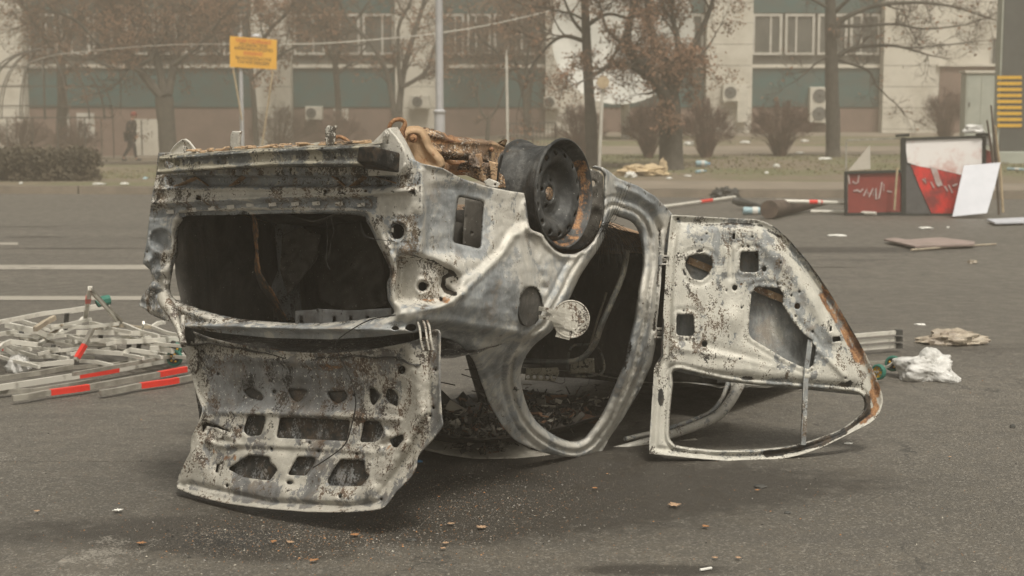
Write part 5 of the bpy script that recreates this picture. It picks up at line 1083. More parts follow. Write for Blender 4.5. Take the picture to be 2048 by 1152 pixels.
def bush(label, px, py, w, h, n=170, mat='reed', leaf=0, Y=None, stem=.16, name='bush', cat_='bush', top=1.0, group='twiggy bushes on the lawn', fl=.35, r0=.012):
    b0 = UG(px, py) if Y is None else U(px, py, Y)
    s_ = b0.y/FP; b0.z = GZ(b0.x, b0.y); r = thing(name, b0, label, cat_, group); W_, H_ = w*s_/2, h*s_; mb = MB(); tips = []
    for k in range(n):
        a = random.uniform(0, 6.28); q = math.sqrt(random.random()); zz = math.sqrt(max(.02, 1-q*q*.82)) if cat_ != 'hedge' else (1-q**6*.3)*(1 if random.random() < .5 else random.random())
        tip = b0+Vector((math.cos(a)*q*W_, math.sin(a)*q*W_*.7, H_*(zz*top*random.uniform(.75, 1))))
        st = b0+Vector((math.cos(a)*stem*W_*random.random(), math.sin(a)*stem*W_*random.random(), 0)); mid = st.lerp(tip, .5)+Vector((-(tip.x-st.x)*.15, 0, .06*H_))
        mb.tube([st, mid, tip], [r0, r0*.6, r0*.25], 4, cap=False)
        for j in range(7):
            u = random.uniform(.35, 1); p = mid.lerp(tip, u); e = ((tip-mid).normalized()+Vector((random.gauss(0,1), random.gauss(0,1), random.gauss(.2,1)))*.55).normalized()*random.uniform(.1, .26)*H_*.6
            mb.tube([p, p+e*.5+Vector((0,0,.02)), p+e], [r0*.35, r0*.3, r0*.15], 3, cap=False); tips.append(p+e)
            for jj in range(2):
                e2_ = (e.normalized()+Vector((random.gauss(0,1), random.gauss(0,1), random.gauss(.2,1)))*.7).normalized()*e.length*.55; mb.tube([p+e*.5, p+e*.5+e2_], [r0*.25, r0*.12], 3, cap=False); tips.append(p+e*.5+e2_)
    mb.build('stems', M[mat], r)
    if leaf:
        lb = MB()
        for a in tips:
            for k in range(leaf):
                c = a+Vector((random.gauss(0,1), random.gauss(0,1), random.gauss(0,1)))*.05; e = Vector((random.gauss(0,1), random.gauss(0,1), random.gauss(0,1))).normalized(); f = e.orthogonal().normalized(); z = .035*random.uniform(.5, 1.3)
                lb.add([c-e*z, c+f*z*.7, c+e*z, c-f*z*.6], [(0,1,2,3)])
        lb.build('leaves', M['leafg'], r)
    return r
bush('reddish rounded bush between the post and the stout leafy tree', 1297, 316, 110, 120, 190)
bush('fan shaped reddish bush just right of the stout leafy tree', 1412, 316, 120, 120, 190)
bush('widest fan shaped bush, below the tall two-fan air conditioner', 1560, 312, 150, 118, 220)
bush('scraggly brown bush before the brown door at the right', 1888, 290, 110, 115, 150, fl=.5)
bush('reddish bush behind the rusty wheel, left of the thin post', 1160, 312, 110, 110, 150)
bush('low maroon bush beneath the yellow sign', 560, 316, 130, 110, 170)
bush('maroon bush under the smallest air conditioner', 680, 312, 110, 95, 140)
bush('dim bush behind the hedge, below the lattice dome', 40, 325, 150, 100, 190)
bush('dim brown bush behind the right end of the hedge', 150, 322, 110, 85, 150)
for k, (x_, w_, lb_) in enumerate(((20,110,'clipped dark hedge shrub at the left edge, white litter at its foot'), (92,100,'clipped dark hedge shrub in the middle of the hedge row'), (160,76,'clipped dark hedge shrub at the right end, narrow at the foot'))):
    bush(lb_, x_, 362, w_, 66, 200, 'twig', 1, None, .35, 'hedge_shrub', 'hedge', .92, 'clipped hedge shrubs', r0=.014)
# ================= poles, sign, cables =================
M['pole'] = plain('grey_pole_paint', (.42,.42,.43), (.34,.34,.35), .5, .1, scale=2, bump=0)
lp = thing('lamp_post', U(880, 374, 30.2), 'thick pale grey lamp post rising behind the upturned car', 'lamp post')
b0 = ORG[lp.name]; b0.z = GZ(b0.x, b0.y); lp.location = b0; s_ = 30.2/FP
mb = MB(); mb.lathe((b0.x, b0.y, 0), (0,0,1), [(.11,b0.z),(.108,U(880,224,30.2).z)], 20); mb.build('lower_shaft', M['pole'], lp, True)
zc = U(880,224,30.2).z; mb = MB(); mb.lathe((b0.x,b0.y,0), (0,0,1), [(.115,zc-.03),(.125,zc-.02),(.125,zc+.02),(.08,zc+.05)], 20); mb.build('collar', M['pole'], lp, True)
mb = MB(); mb.lathe((b0.x,b0.y,0), (0,0,1), [(.08,zc+.04),(.062,7.5),(.05,9)], 16); mb.tube([(b0.x,b0.y,8.9),(b0.x,b0.y-.5,9.3),(b0.x,b0.y-1.6,9.4)], .04, 8); mb.build('upper_shaft', M['pole'], lp, True)
mb = MB(); mb.box(b0.x-.15, b0.x+.15, b0.y-2.3, b0.y-1.5, 9.32, 9.46); bevel(mb.build('lamp_head', M['pole'], lp), .04)
mb = MB(); mb.lathe((b0.x,b0.y,0), (0,0,1), [(.17,b0.z),(.17,b0.z+.12),(.12,b0.z+.2)], 16); mb.build('foot', M['pole'], lp)
YS = 31.0; sg = thing('warning_sign', U(486, 358, YS), 'yellow notice board with red and black lines of writing on a grey pole', 'sign')
b0 = ORG[sg.name]; b0.z = GZ(b0.x, b0.y); sg.location = b0
M['yel'] = plain('yellow_board', (.72,.38,.04), (.66,.34,.035), .5, scale=2, bump=0); M['redp'] = plain('red_lettering', (.55,.06,.03), (.5,.05,.03), .5, bump=0); M['blk'] = plain('black_lettering', (.06,.04,.02), (.05,.035,.02), .5, bump=0)
mb = MB(); q = [U(459.5,72,YS-.08), U(553.5,79.5,YS-.08), U(553,139,YS-.08), U(460,134,YS-.08)]; mb.prism(q, (0,.03,0)); bd = mb.build('board', M['yel'], sg)
mb = MB(); mb.tube([(b0.x,b0.y,b0.z-.1), (b0.x,b0.y,U(486,66,YS).z)], .042, 12); mb.ball((U(512,72,YS).x,b0.y,U(512,73,YS).z), .07, sq=(1.6,1,.8)); mb.build('pole', M['pole'], sg, True)
M['wood'] = plain('weathered_stick', (.38,.30,.19), (.28,.21,.13), .8, scale=8); 
for nm, a, c in (('stay', (466,136), (484,240)), ('stay', (546,140), (523,300))): mb = MB(); mb.tube([U(*a, YS-.06), U(*c, YS-.12)], .018, 6); mb.build(nm, M['wood'], sg)
UX = (q[1]-q[0]).normalized(); UZv = (q[0]-q[3]).normalized(); 
def text(body_, size, px, py, Y, mat, parent, ux, uz, width=None, name='lettering'):
    cu = bpy.data.curves.new(name, 'FONT'); cu.body = body_; cu.size = size; cu.align_x = 'CENTER'; cu.align_y = 'CENTER'
    tmp = bpy.data.objects.new('tmp', cu); C.objects.link(tmp); bpy.context.view_layer.update()
    me = bpy.data.meshes.new_from_object(tmp.evaluated_get(bpy.context.evaluated_depsgraph_get())); bpy.data.objects.remove(tmp)
    c = U(px, py, Y); xs = [v.co.x for v in me.vertices]; k = (width/(max(xs)-min(xs))) if width else 1
    vs = [c+ux*v.co.x*k+uz*v.co.y for v in me.vertices]; fs = [tuple(p.vertices) for p in me.polygons]
    return link_mesh(name, vs, fs, mat, parent)
w_ = YS/FP
for s1, y_, wd, mt, hh in (('НАЗАР АУДАРЫҢЫЗ!', 82.5, 70, 'redp', 8.5), ('СІЗ АҚЫЛЫ ТҰРАҚ', 90.5, 56, 'blk', 7), ('АЙМАҒЫНА КІРДІҢІЗ', 98.2, 76, 'blk', 7), ('ВНИМАНИЕ!', 107.5, 38, 'redp', 7.5), ('ВЫ НАХОДИТЕСЬ В ЗОНЕ', 117, 70, 'blk', 7), ('ПЛАТНОЙ ПАРКОВКИ', 125.5, 62, 'blk', 7)):
    text(s1, hh*w_*1.25, 507, y_+.6, YS-.086, M[mt], sg, UX, UZv, wd*w_)
def stake(label, name, p0, p1, Y, r, mat, cat_):
    b0 = U(*p0, Y); b0.z = GZ(b0.x, b0.y); t = thing(name, b0, label, cat_); mb = MB(); mb.tube([b0, U(*p1, Y)], r, 8); mb.build('shaft', mat, t); return t
st = stake('thin white pole standing alone just left of the rusty wheel', 'thin_pole', (1016,350), (1013,112), 32, .03, M['wframe'], 'pole'); mb = MB(); mb.tube([U(1013,112,32), U(1013,100,32)], .015, 6); mb.build('tip', M['wframe'], st)
st = stake('leaning pale post with a round beige head in front of the white dish', 'sign_post', (1198,345), (1205,178), 32, .037, M['wframe'], 'post')
mb = MB(); mb.lathe(U(1206,165,31.95), (0,-1,.1), [(.01,0),(.13,0),(.13,.03),(.01,.035)], 20); mb.build('round_head', M['wood'], st)
def cable(label, pts, Y, r=.012):
    o = MB(); o.tube([U(a, b_, Y) for a, b_ in cat(pts, 20, False)], r, 5); return meta(o.build('overhead_cable', M['wframe']), label, 'cable')
cable('pale overhead cable rising from the sign past the lamp post', [(560,88),(640,87),(740,80),(880,66),(1000,45),(1140,10),(1280,-40)], 44, .02)
cable('faint overhead cable sagging over the lattice dome', [(-60,175),(20,140),(100,112),(200,100),(330,90),(460,88)], 44, .008)
# ================= right: column, cabinet =================
M['dgrey'] = plain('dark_grey_steel', (.075,.08,.075), (.06,.063,.06), .55, .2, scale=2, bump=0); M['cab'] = plain('grey_green_cabinet', (.36,.38,.33), (.30,.32,.28), .6, scale=2, bump=0); M['stripe'] = plain('amber_stripe', (.65,.38,.02), (.6,.34,.02), .5, bump=0)
yc_ = 36.0; b0 = U(2022, 324, yc_); b0.z = GZ(b0.x, b0.y)
cl = thing('advertising_column', b0, 'tall dark grey slab with nine amber stripes at the right edge', 'column')
X0, X1 = U(1998,300,yc_).x, U(2066,300,yc_).x
mb = MB(); mb.box(X0, X1, yc_, yc_+.5, b0.z+.28, 6.5); bevel(mb.build('slab', M['dgrey'], cl), .02)
mb = MB(); mb.box(X0-.035, X0-.002, yc_+.02, yc_+.4, b0.z+.28, 6.5); mb.build('edge_trim', M['cab'], cl)
mb = MB(); mb.box(X0-.06, X1+.06, yc_-.12, yc_+.62, b0.z-.1, b0.z+.278); bevel(mb.build('plinth', M['cab'], cl), .02)
for k in range(9): y_ = 155+k*12; mb = MB(); mb.box(U(1994,y_,yc_).x, U(2043,y_,yc_).x, yc_-.02, yc_-.002, U(2000,y_+3.3,yc_).z, U(2000,y_-3.3,yc_).z); mb.build('stripe', M['stripe'], cl)
yq = 43.0; b0 = U(1960, 300, yq); b0.z = GZ(b0.x, b0.y); cb = thing('utility_cabinet', b0, 'tall pale grey-green utility cabinet beside the striped dark slab', 'cabinet')
mb = MB(); mb.box(U(1931,200,yq).x, U(1994,200,yq).x, yq, yq+.5, b0.z, U(1960,146,yq).z); bevel(mb.build('housing', M['cab'], cb), .02)
mb = MB(); mb.box(U(1928,200,yq).x, U(1996,200,yq).x, yq-.05, yq+.55, U(1960,146,yq).z+.002, U(1960,141,yq).z); mb.build('lid', M['stone'], cb)
mb = MB(); mb.box(U(1935,200,yq).x, U(1960,200,yq).x, yq-.015, yq-.002, b0.z+.1, U(1960,152,yq).z); mb.box(U(1962,200,yq).x, U(1990,200,yq).x, yq-.015, yq-.002, b0.z+.1, U(1960,152,yq).z); mb.build('door', M['cab'], cb)
mb = MB(); mb.box(U(1937,210,yq).x, U(1939,210,yq).x, yq-.04, yq-.016, U(1960,214,yq).z, U(1960,205,yq).z); mb.build('handle', M['dark'], cb)
# ---- haze ----
mb = MB(); mb.box(-152, 152, -32, 122, -1.2, 16)
m = bpy.data.materials.new('haze_air'); m.use_nodes = True; nt = m.node_tree; nt.nodes.clear()
out = nt.nodes.new('ShaderNodeOutputMaterial'); pv = nt.nodes.new('ShaderNodeVolumePrincipled'); pv.inputs['Color'].default_value = (.53,.48,.40,1); pv.inputs['Density'].default_value = .0082; pv.inputs['Anisotropy'].default_value = .0
nt.links.new(pv.outputs[0], out.inputs['Volume']); hz = mb.build('haze', m, base=(0,0,-1.2)); meta(hz, 'thin tan smoke haze hanging over the whole street', 'haze', kind='stuff')
# ================= barriers =================
M['alu'] = plain('scratched_white_metal', (.56,.54,.48), (.24,.22,.185), .4, .15, scale=9, bump=.2, bd=.002, lo=.26, hi=.46)
M['gal'] = plain('dull_galvanised', (.36,.34,.29), (.22,.205,.175), .5, .3, scale=10, bump=.2, bd=.002)
M['redt'] = plain('red_reflective_tape', (.62,.035,.02), (.55,.03,.02), .45, scale=20, bump=0); M['green'] = plain('green_rubber', (.02,.14,.10), (.015,.10,.07), .7, bump=0); M['yelp'] = plain('yellow_hub_plastic', (.70,.40,.02), (.6,.33,.02), .5, bump=0)
M['dkm'] = plain('dark_connector', (.05,.048,.042), (.03,.03,.027), .7, bump=0); M['beige'] = plain('dirty_beige_metal', (.36,.31,.23), (.24,.2,.15), .7, scale=10)
BG = 'toppled barrier rails heaped left of the car'
def rail(label, pts, zs, h=.035, w=.022, mat='alu', red=(), group=BG, name='barrier_rail', round_=False, caps=None):
    """pts px,py with heights zs above the road; red = (u0,u1) fractions carrying tape"""
    P = [UZ(a, b, z) for (a, b), z in zip(pts, zs)]
    if not round_ and h > .02: h *= .52; w = max(w*.8, .016)
    if len(P) > 2:
        Q = []
        for i in range(len(P)-1):
            Q += [P[i].lerp(P[i+1], k/4) for k in range(4)]
        Q.append(P[-1])
    else: Q = [P[0].lerp(P[1], k/8)+Vector((0,0,.004*math.sin(k))) for k in range(9)]
    mb = MB()
    if round_: mb.tube(Q, h/2, 8)
    else: mb.bar(Q, w, h)
    if not red: 
        o = mb.build(name, M[mat])
        if round_: autosmooth(o, 50)
        return meta(o, label, 'barrier rail', group)
    c = sum(Q, Vector())/len(Q); t = thing(name, (c.x, c.y, max(0, min(q.z for q in Q))), label, 'barrier rail', group)
    o = mb.build('bar', M[mat], t); 
    if round_: autosmooth(o, 50)
    Ls = [0]
    for i in range(len(Q)-1): Ls.append(Ls[-1]+(Q[i+1]-Q[i]).length)
    def at(u):
        s_ = u*Ls[-1]
        for i in range(len(Q)-1):
            if s_ <= Ls[i+1]: return Q[i].lerp(Q[i+1], (s_-Ls[i])/(Ls[i+1]-Ls[i]+1e-9))
        return Q[-1]
    for u0, u1 in red:
        mb = MB(); R_ = [at(u0+(u1-u0)*k/6) for k in range(7)]
        if round_: mb.tube(R_, h/2+.002, 8)
        else: mb.bar(R_, w+.004, h+.002)
        mb.build('red_band', M['redt'], t)
    return t
def z6(*p): return [(a/3.841, 540+b/3.841) for a, b in p]
rail('long dull rail lying flat, upper one at the left edge below the heap', z6((-60,840),(300,790),(560,742)), [.06,.06,.05], .05, mat='gal')
rail('long white rail with one red band, running under the green wheels', z6((-80,915),(530,822),(800,782),(1290,690),(1450,650)), [.06,.05,.05,.05,.05], .06, red=((.40,.585),))
rail('front rail with two red bands and a rounded left end', z6((95,985),(210,972),(350,945),(630,908),(1230,800),(1450,757)), [.035]*6, .055, .03, 'gal', red=((.19,.38),(.80,.98)))
rail('foremost short rail with one red band, its right end behind the boot lid', z6((770,945),(900,925),(1050,893),(1320,855),(1480,822),(1560,800)), [.03]*6, .055, .03, 'gal', red=((.37,.70),))
rail('dull rail squeezed between the two red banded rails', z6((560,800),(900,740),(1300,665)), [.1,.09,.08], .04, mat='gal')
rail('dull flat rail beneath the long white one at the left edge', z6((-60,935),(250,930),(760,850)), [.03,.03,.03], .05, mat='gal')
rail('long pale rail across the top of the heap with a green cap', z6((-60,420),(0,400),(330,335),(540,310),(840,262)), [.30,.30,.32,.33,.35], .045)
rail('short thin rail just under the green capped one', z6((540,325),(640,310),(800,292)), [.28,.28,.3], .025)
rail('wide white slab of rail at the upper left of the heap', z6((50,420),(260,465),(345,500)), [.25,.24,.2], .06, .03)
rail('rusty beige stub with a black open end', z6((270,455),(345,405),(420,365)), [.28,.3,.32], .05, .03, 'beige')
rail('white rail crossing below the wide slab', z6((-40,500),(170,462),(280,492)), [.2,.2,.18], .045)
rail('bent rail kinked up into a tall point with a small red band', z6((285,580),(460,480),(600,422),(655,358),(692,140)), [.12,.15,.18,.22,.52], .045, .03, red=((.70,.80),))
rail('short pale rail lying against the kinked one', z6((200,545),(320,505),(430,488)), [.14,.14,.15], .035)
rail('thin strut falling to the right from the tall point', z6((692,145),(820,280),(938,396)), [.52,.36,.22], .018, .012, 'gal')
rail('second thin strut from the tall point down to the elbow', z6((700,165),(850,330),(914,420)), [.50,.32,.2], .018, .012)
rail('thin rail from the elbow back to the leaning red banded strut', z6((915,420),(850,432),(710,447)), [.2,.2,.21], .02, .014, 'beige')
rail('leaning strut with a red band in the middle of the heap', z6((708,455),(660,560),(580,695)), [.24,.17,.08], .045, .03, 'gal', red=((.50,.92),))
rail('curved white rail at the left edge, middle of the heap', z6((-40,640),(20,575),(80,550),(290,575)), [.15,.17,.18,.16], .05)
rail('white diagonal rail with a red end at the left edge', z6((5,590),(50,605),(205,695)), [.1,.1,.06], .05, .03, red=((.0,.22),))
rail('wavy white rail low in the left of the heap', z6((130,622),(280,668),(400,660),(525,685)), [.08,.07,.07,.07], .045)
rail('bright wide rail behind the elbow, upper right of the heap', z6((590,480),(800,480),(1120,487)), [.2,.2,.2], .05)
rail('long white rail running right towards the car below the bright wide one', z6((560,535),(980,552),(1390,528)), [.15,.16,.16], .05)
rail('bent white rail in the middle right of the heap', z6((640,622),(940,642),(1000,612),(1210,645)), [.1,.1,.12,.1], .045)
rail('low white rail near the middle of the heap floor', z6((615,700),(740,705),(870,735)), [.06,.06,.05], .035)
rail('pale rail low in front at the left of the heap', z6((90,715),(300,728),(565,702)), [.05,.06,.06], .05)
rail('beige rail leading to the frayed end near the car', z6((920,430),(1160,442)), [.2,.2], .035, mat='beige')
rail('frayed white end sticking out right of the beige rail', z6((1160,442),(1215,408),(1265,402)), [.2,.22,.22], .04)
rail('thin upright lath in front of the beige rail', z6((1103,405),(1084,535)), [.26,.14], .02, .012)
rail('narrow rail tucked behind the leaning banded strut', z6((430,552),(560,545),(690,575),(930,570)), [.13]*4, .03)
rail('rail lying low right of the dark connectors', z6((990,690),(1140,665),(1290,638)), [.06]*3, .04)
rail('dirty rail on the floor of the heap behind the dull rails', z6((560,748),(900,722),(1250,655)), [.04]*3, .04, mat='gal')
rail('broken rail tilted between the kinked and the capped rails', z6((340,520),(430,470),(480,420)), [.15,.2,.24], .03, .02, 'beige')
rail('short white offcut at the right of the heap beside the wheels', z6((1150,605),(1240,600),(1330,625)), [.12]*3, .05)
rail('white offcut lying crosswise just below the bright wide rail', z6((690,575),(790,582),(900,560)), [.12]*3, .045)
rr = random.Random(4)
wh = ['left edge', 'left part', 'middle', 'right part', 'right end']; ht = ['on the floor', 'halfway up', 'near the top']
for k in range(15):
    cx_ = 20+k*23; cy_ = 712-((k*37) % 60); L_ = rr.uniform(60, 120); sl = rr.uniform(-.22, .12); z_ = .05+.16*(705-cy_)/60
    rail(('scratched', 'bent', 'chalky', 'dented', 'grimy')[k % 5]+' offcut of rail '+ht[min(2, int((705-cy_)/22))]+' in the '+wh[k//3]+' of the heap', [(cx_-L_/2, cy_+sl*L_/2), (cx_, cy_+rr.uniform(-4, 4)), (cx_+L_/2, cy_-sl*L_/2)], [z_, z_+.03, z_], rr.choice((.024,.03)), .014, ('alu','gal','alu')[k % 3])
for k in range(20):
    cx_ = 12+k*17.5; cy_ = 716-((k*23) % 72); L_ = rr.uniform(60, 140); sl = rr.uniform(-.35, .18); z_ = .06+.18*(716-cy_)/72
    rail(('slim', 'straight', 'snapped', 'pale')[k % 4]+' rod '+('low down', 'halfway up', 'near the top')[min(2, int((716-cy_)/26))]+' in the '+wh[k//4]+' of the heap, '+('tilting left', 'tilting right')[sl > 0], [(cx_-L_/2, cy_+sl*L_/2), (cx_+L_/2, cy_-sl*L_/2)], [z_, z_+.02], .018, .014, 'alu', name='barrier_rod')
def conn(label, a, b_, za, zb, r=.014):
    mb = MB(); mb.tube([UZ(*z6(a)[0], za), UZ(*z6(b_)[0], zb)], r, 8); meta(mb.build('connector_pin', M['dkm']), label, 'connector', 'dark connector pins in the barrier heap')
for lb_, a, b_, za, zb in (('dark upright pin under the capped rail', (515,330), (503,455), .3, .2), ('dark pin at the left under the crossing rail', (165,470), (170,605), .2, .08), ('dark pin left of its twin in the lower left of the heap', (412,575), (398,645), .13, .08), ('dark pin right of its twin in the lower left of the heap', (452,600), (444,650), .1, .07),
                    ('thick dark pin beside the bent white rail', (992,565), (985,660), .13, .06), ('slanting dark pin next to the thick one', (1072,555), (1060,620), .14, .08), ('dark pin behind the leaning red banded strut', (775,495), (768,620), .18, .08), ('grey pin just above the green wheels', (1333,550), (1330,600), .16, .12)):
    conn(lb_, a, b_, za, zb)
o = MB(); a_, b_ = UZ(*z6((745,262))[0], .38), UZ(*z6((840,228))[0], .40); o.tube([a_, a_.lerp(b_, .5)+Vector((0,0,.006)), b_], [.022,.03,.03], 8); meta(o.build('rail_cap', M['green']), 'green plastic cap on the end of the topmost rail', 'cap')
def wheel2(label, P, r, ax, hub, group='green castor wheels of the barriers'):
    t = thing('castor_wheel', (P.x, P.y, max(0, P.z-r)), label, 'wheel', group); ax = Vector(ax).normalized()
    mb = MB(); mb.lathe(P, ax, [(r*.72,-.016),(r*.9,-.016),(r,-.008),(r,.008),(r*.9,.016),(r*.72,.016)], 32, closed=True); mb.build('tyre', M['green'], t, True)
    mb = MB(); mb.lathe(P, ax, [(.001,-.006),(r*.73,-.006),(r*.73,.006),(.001,.006)], 24); mb.build('hub', M[hub], t)
    e1_ = ax.orthogonal().normalized(); e2_ = ax.cross(e1_)
    mb = MB()
    for k in range(5): an = k*1.2566; mb.lathe(P+(e1_*math.cos(an)+e2_*math.sin(an))*r*.45+ax*.006, ax, [(r*.13,0),(r*.12,.005),(.001,.006)], 8)
    mb.build('hub_boss', M['yelp' if hub == 'dkm' else 'beige'], t)
    mb = MB(); mb.lathe(P+ax*.006, ax, [(r*.2,0),(r*.2,.012),(r*.09,.013),(.001,.010)], 12); mb.build('axle_nut', M['gal'], t); return t
p0 = UZ(349, 716, .07); wheel2('green tyred wheel with a black hub in front of the boot lid hinge', p0, 16.5*p0.y/FP, (-.1,-1,.1), 'dkm')
p1 = U(349, 699, p0.y+.10); wheel2('green wheel half hidden behind its twin on the heap', p1, 15.5*p0.y/FP, (-.1,-1,.1), 'dkm')
# right hand barrier
for k, lb_ in enumerate(('topmost of the three stacked rail ends right of the open door', 'middle one of the three stacked rail ends right of the open door', 'lowest of the three stacked rail ends right of the open door')):
    y_ = 664+k*13.5; rail(lb_, [(1560,y_+26), (1700,y_+8), (1801,y_)], [.13-k*.045]*3, .040, .03, group='rail ends poking out right of the open door')
    o = MB(); a_ = UZ(1796, y_+.6, .13-k*.045); o.box(a_.x-.016, a_.x+.024, a_.y-.022, a_.y+.02, a_.z-.014, a_.z+.016); meta(o.build('end_plug', M['dkm'], ), ('black plug in the topmost rail end right of the door', 'black plug in the middle rail end right of the door', 'black plug in the lowest rail end right of the door')[k], 'plug')
q0 = UZ(1786, 727, .065); wheel2('green wheel with black and yellow hub, the farther one right of the door', q0, 16*q0.y/FP, (-.5,-1,.1), 'dkm')
q1 = UZ(1757, 744, .06); wheel2('green wheel with a solid yellow hub peeping out behind the door edge', q1, 16*q1.y/FP, (-.75,-.7,.05), 'yelp')
rail('thin grey axle joining the two green wheels', [(1762,738),(1786,727)], [.065,.065], .012, .012, 'gal', group=None, name='axle_rod')
rail('thin rod running left from the far green wheel behind the door', [(1690,722),(1786,724)], [.07,.07], .012, .012, 'gal', group=None, name='axle_rod')
# poles beyond the door
rg = 'striped poles lying near the far kerb'
rail('striped pole with one red band slanting toward the kerb', [(1320,414),(1345,411),(1470,394)], [.05]*3, .055, .05, red=((.50,.66),), group=rg, name='striped_pole', round_=True)
rail('striped pole with a curved right end and three red bands', [(1553,402),(1640,404),(1700,407),(1728,411),(1742,420)], [.22,.2,.16,.12,.05], .06, .06, red=((.285,.36),(.385,.40),(.70,.82)), group=rg, name='striped_pole', round_=True)
rail('plain white pole lying just below the curved striped one', [(1622,423),(1680,424),(1752,427)], [.04]*3, .055, .05, group=rg, name='white_pole', round_=True)
# ================= wrecked advert stand =================
YR = 21.7; V3 = lambda a, b_, y=YR: U(a, b_, y)
M['redpan'] = plain('faded_red_panel', (.22,.035,.028), (.18,.03,.025), .5, scale=3, bump=0); M['redbr'] = plain('bright_red_print', (.62,.03,.025), (.20,.03,.03), .4, scale=1.6, bump=0, lo=.42, hi=.6); M['blkm'] = plain('black_frame_paint', (.02,.022,.02), (.013,.014,.013), .5, bump=0)
M['greyb'] = plain('grey_back_board', (.085,.085,.085), (.07,.07,.07), .6, bump=0); M['whiteb'] = plain('white_board', (.46,.47,.51), (.40,.41,.45), .5, scale=1.5, bump=0); M['pinkw'] = plain('washed_out_print', (.75,.72,.70), (.55,.33,.29), .4, scale=2.4, bump=0, lo=.30, hi=.52); M['scr'] = plain('scrawled_white_paint', (.45,.40,.38), (.36,.25,.23), .7, bump=0)
M['glassy'] = plain('dusty_clear_sheet', (.50,.46,.40), (.42,.39,.33), .35, scale=2, bump=0)
ad = thing('advert_stand', (V3(1810,430).x, YR, 0), 'battered advert stand with black posts, torn red print and a white smeared top', 'advert stand')
def quad(name, pts, mat, Y=YR, th=.012, parent=ad):
    mb = MB(); mb.prism([V3(a, b_, Y) for a, b_ in pts], (0, th, 0)); return mb.build(name, M[mat], parent)
quad('red_panel', [(1696,347),(1802,344),(1802,424),(1696,426)], 'redpan', YR+.01)
for nm, p in (('post', [(1690,346),(1695,346),(1695,430),(1690,430)]), ('post', [(1803,275),(1812,275),(1812,431),(1803,431)]), ('post', [(1966,272),(1972,272),(1972,340),(1966,340)]), ('rail', [(1690,343),(1803,340),(1803,345),(1690,348)]), ('rail', [(1812,276),(1966,271),(1966,275),(1812,280)]), ('rail', [(1695,426),(1803,424),(1803,430),(1695,430)]), ('rail', [(1812,427),(1905,427),(1905,431),(1812,431)]), ('post_cap', [(1793,269),(1819,267),(1819,273),(1793,274)]), ('post_cap', [(1954,267),(1980,266),(1980,271),(1954,272)])):
    quad(nm, p, 'blkm', YR-.02, .07)
quad('upright', [(1691,285),(1694,285),(1694,343),(1691,343)], 'gal', YR, .02); quad('rail', [(1692,279),(1803,275),(1803,278),(1692,282)], 'gal', YR, .02)
quad('broken_sheet', [(1697,341),(1740,290),(1741,338)], 'glassy', YR+.03)
quad('back_board', [(1812,280),(1966,275),(1966,330),(1905,427),(1812,427)], 'greyb', YR+.02)
quad('smeared_print', [(1812,281),(1964,276),(1964,334),(1945,340),(1925,350),(1895,343),(1868,337),(1840,333),(1815,325),(1812,300)], 'pinkw', YR+.004)
quad('red_print', [(1821,329),(1868,338),(1895,344),(1926,350),(1906,427),(1863,427),(1842,380)], 'redbr', YR+.006)
quad('torn_strip', [(1860,333),(1874,337),(1880,357),(1886,372),(1882,370),(1878,374),(1873,370),(1868,355)], 'scr', YR-.004)
mb = MB()
for p in ([(1705,363),(1712,367),(1716,364),(1718,350)], [(1707,382),(1715,380),(1720,384),(1726,378)], [(1727,392),(1734,378),(1736,388)], [(1738,394),(1746,376),(1746,392),(1752,376),(1752,398),(1758,396),(1764,364)], [(1768,368),(1767,382)], [(1774,382),(1784,384)], [(1697,350),(1699,368)]):
    mb.bar([V3(a, b_, YR+.004) for a, b_ in p], .012, .02)
for p in ([(1845,358),(1852,366),(1850,356)], [(1862,364),(1868,376)], [(1876,372),(1872,366)], [(1889,372),(1895,382)], [(1897,370),(1905,386)], [(1905,372),(1915,368)]): mb.bar([V3(a, b_, YR) for a, b_ in p], .012, .018)
mb.build('scrawl', M['scr'], ad)
def slab(name, label, cat_, pts, mat, Y, th=.012, dv=None):
    mb = MB(); mb.prism([U(a, b_, Y if not isinstance(Y, (list, tuple)) else Y[i]) for i, (a, b_) in enumerate(pts)], dv or (0, th, 0)); return meta(mb.build(name, M[mat]), label, cat_)
slab('white_board', 'clean white board leaning against the right side of the advert stand', 'board', [(1928,331),(2001,325),(1990,372),(1974,426),(1905,433)], 'whiteb', [21.5-(y_-325)/108*.4 for y_ in (331,325,372,426,433)])
slab('lath', 'pale lath leaning on the red panel beside the black post', 'lath', [(1793,336),(1797,336),(1791,420),(1787,420)], 'wood', 21.55, .02)
for i_, (a, b_, lb_) in enumerate((((1982,210),(1998,430),'longest brown stick leaning at the right end of the advert stand'), ((1974,240),(1990,372),'short thin stick crossing the right end of the advert stand'), ((1990,250),(2006,425),'outermost pale stick right of the leaning white board'))):
    mb = MB(); mb.tube([U(*a, 21.6), U((a[0]+b_[0])/2+2, (a[1]+b_[1])/2, 21.6), U(*b_, 21.5)], [.012,.022,.018], 6); meta(mb.build('stick', M['wood'] if i_ == 2 else M['twig']), lb_, 'stick', 'sticks leaning by the advert stand')
slab('torn_cloth', 'dark red torn cloth behind the right post of the advert stand', 'cloth', [(1972,300),(1984,304),(1988,335),(1980,345),(1973,330)], 'redpan', 21.8, .02)
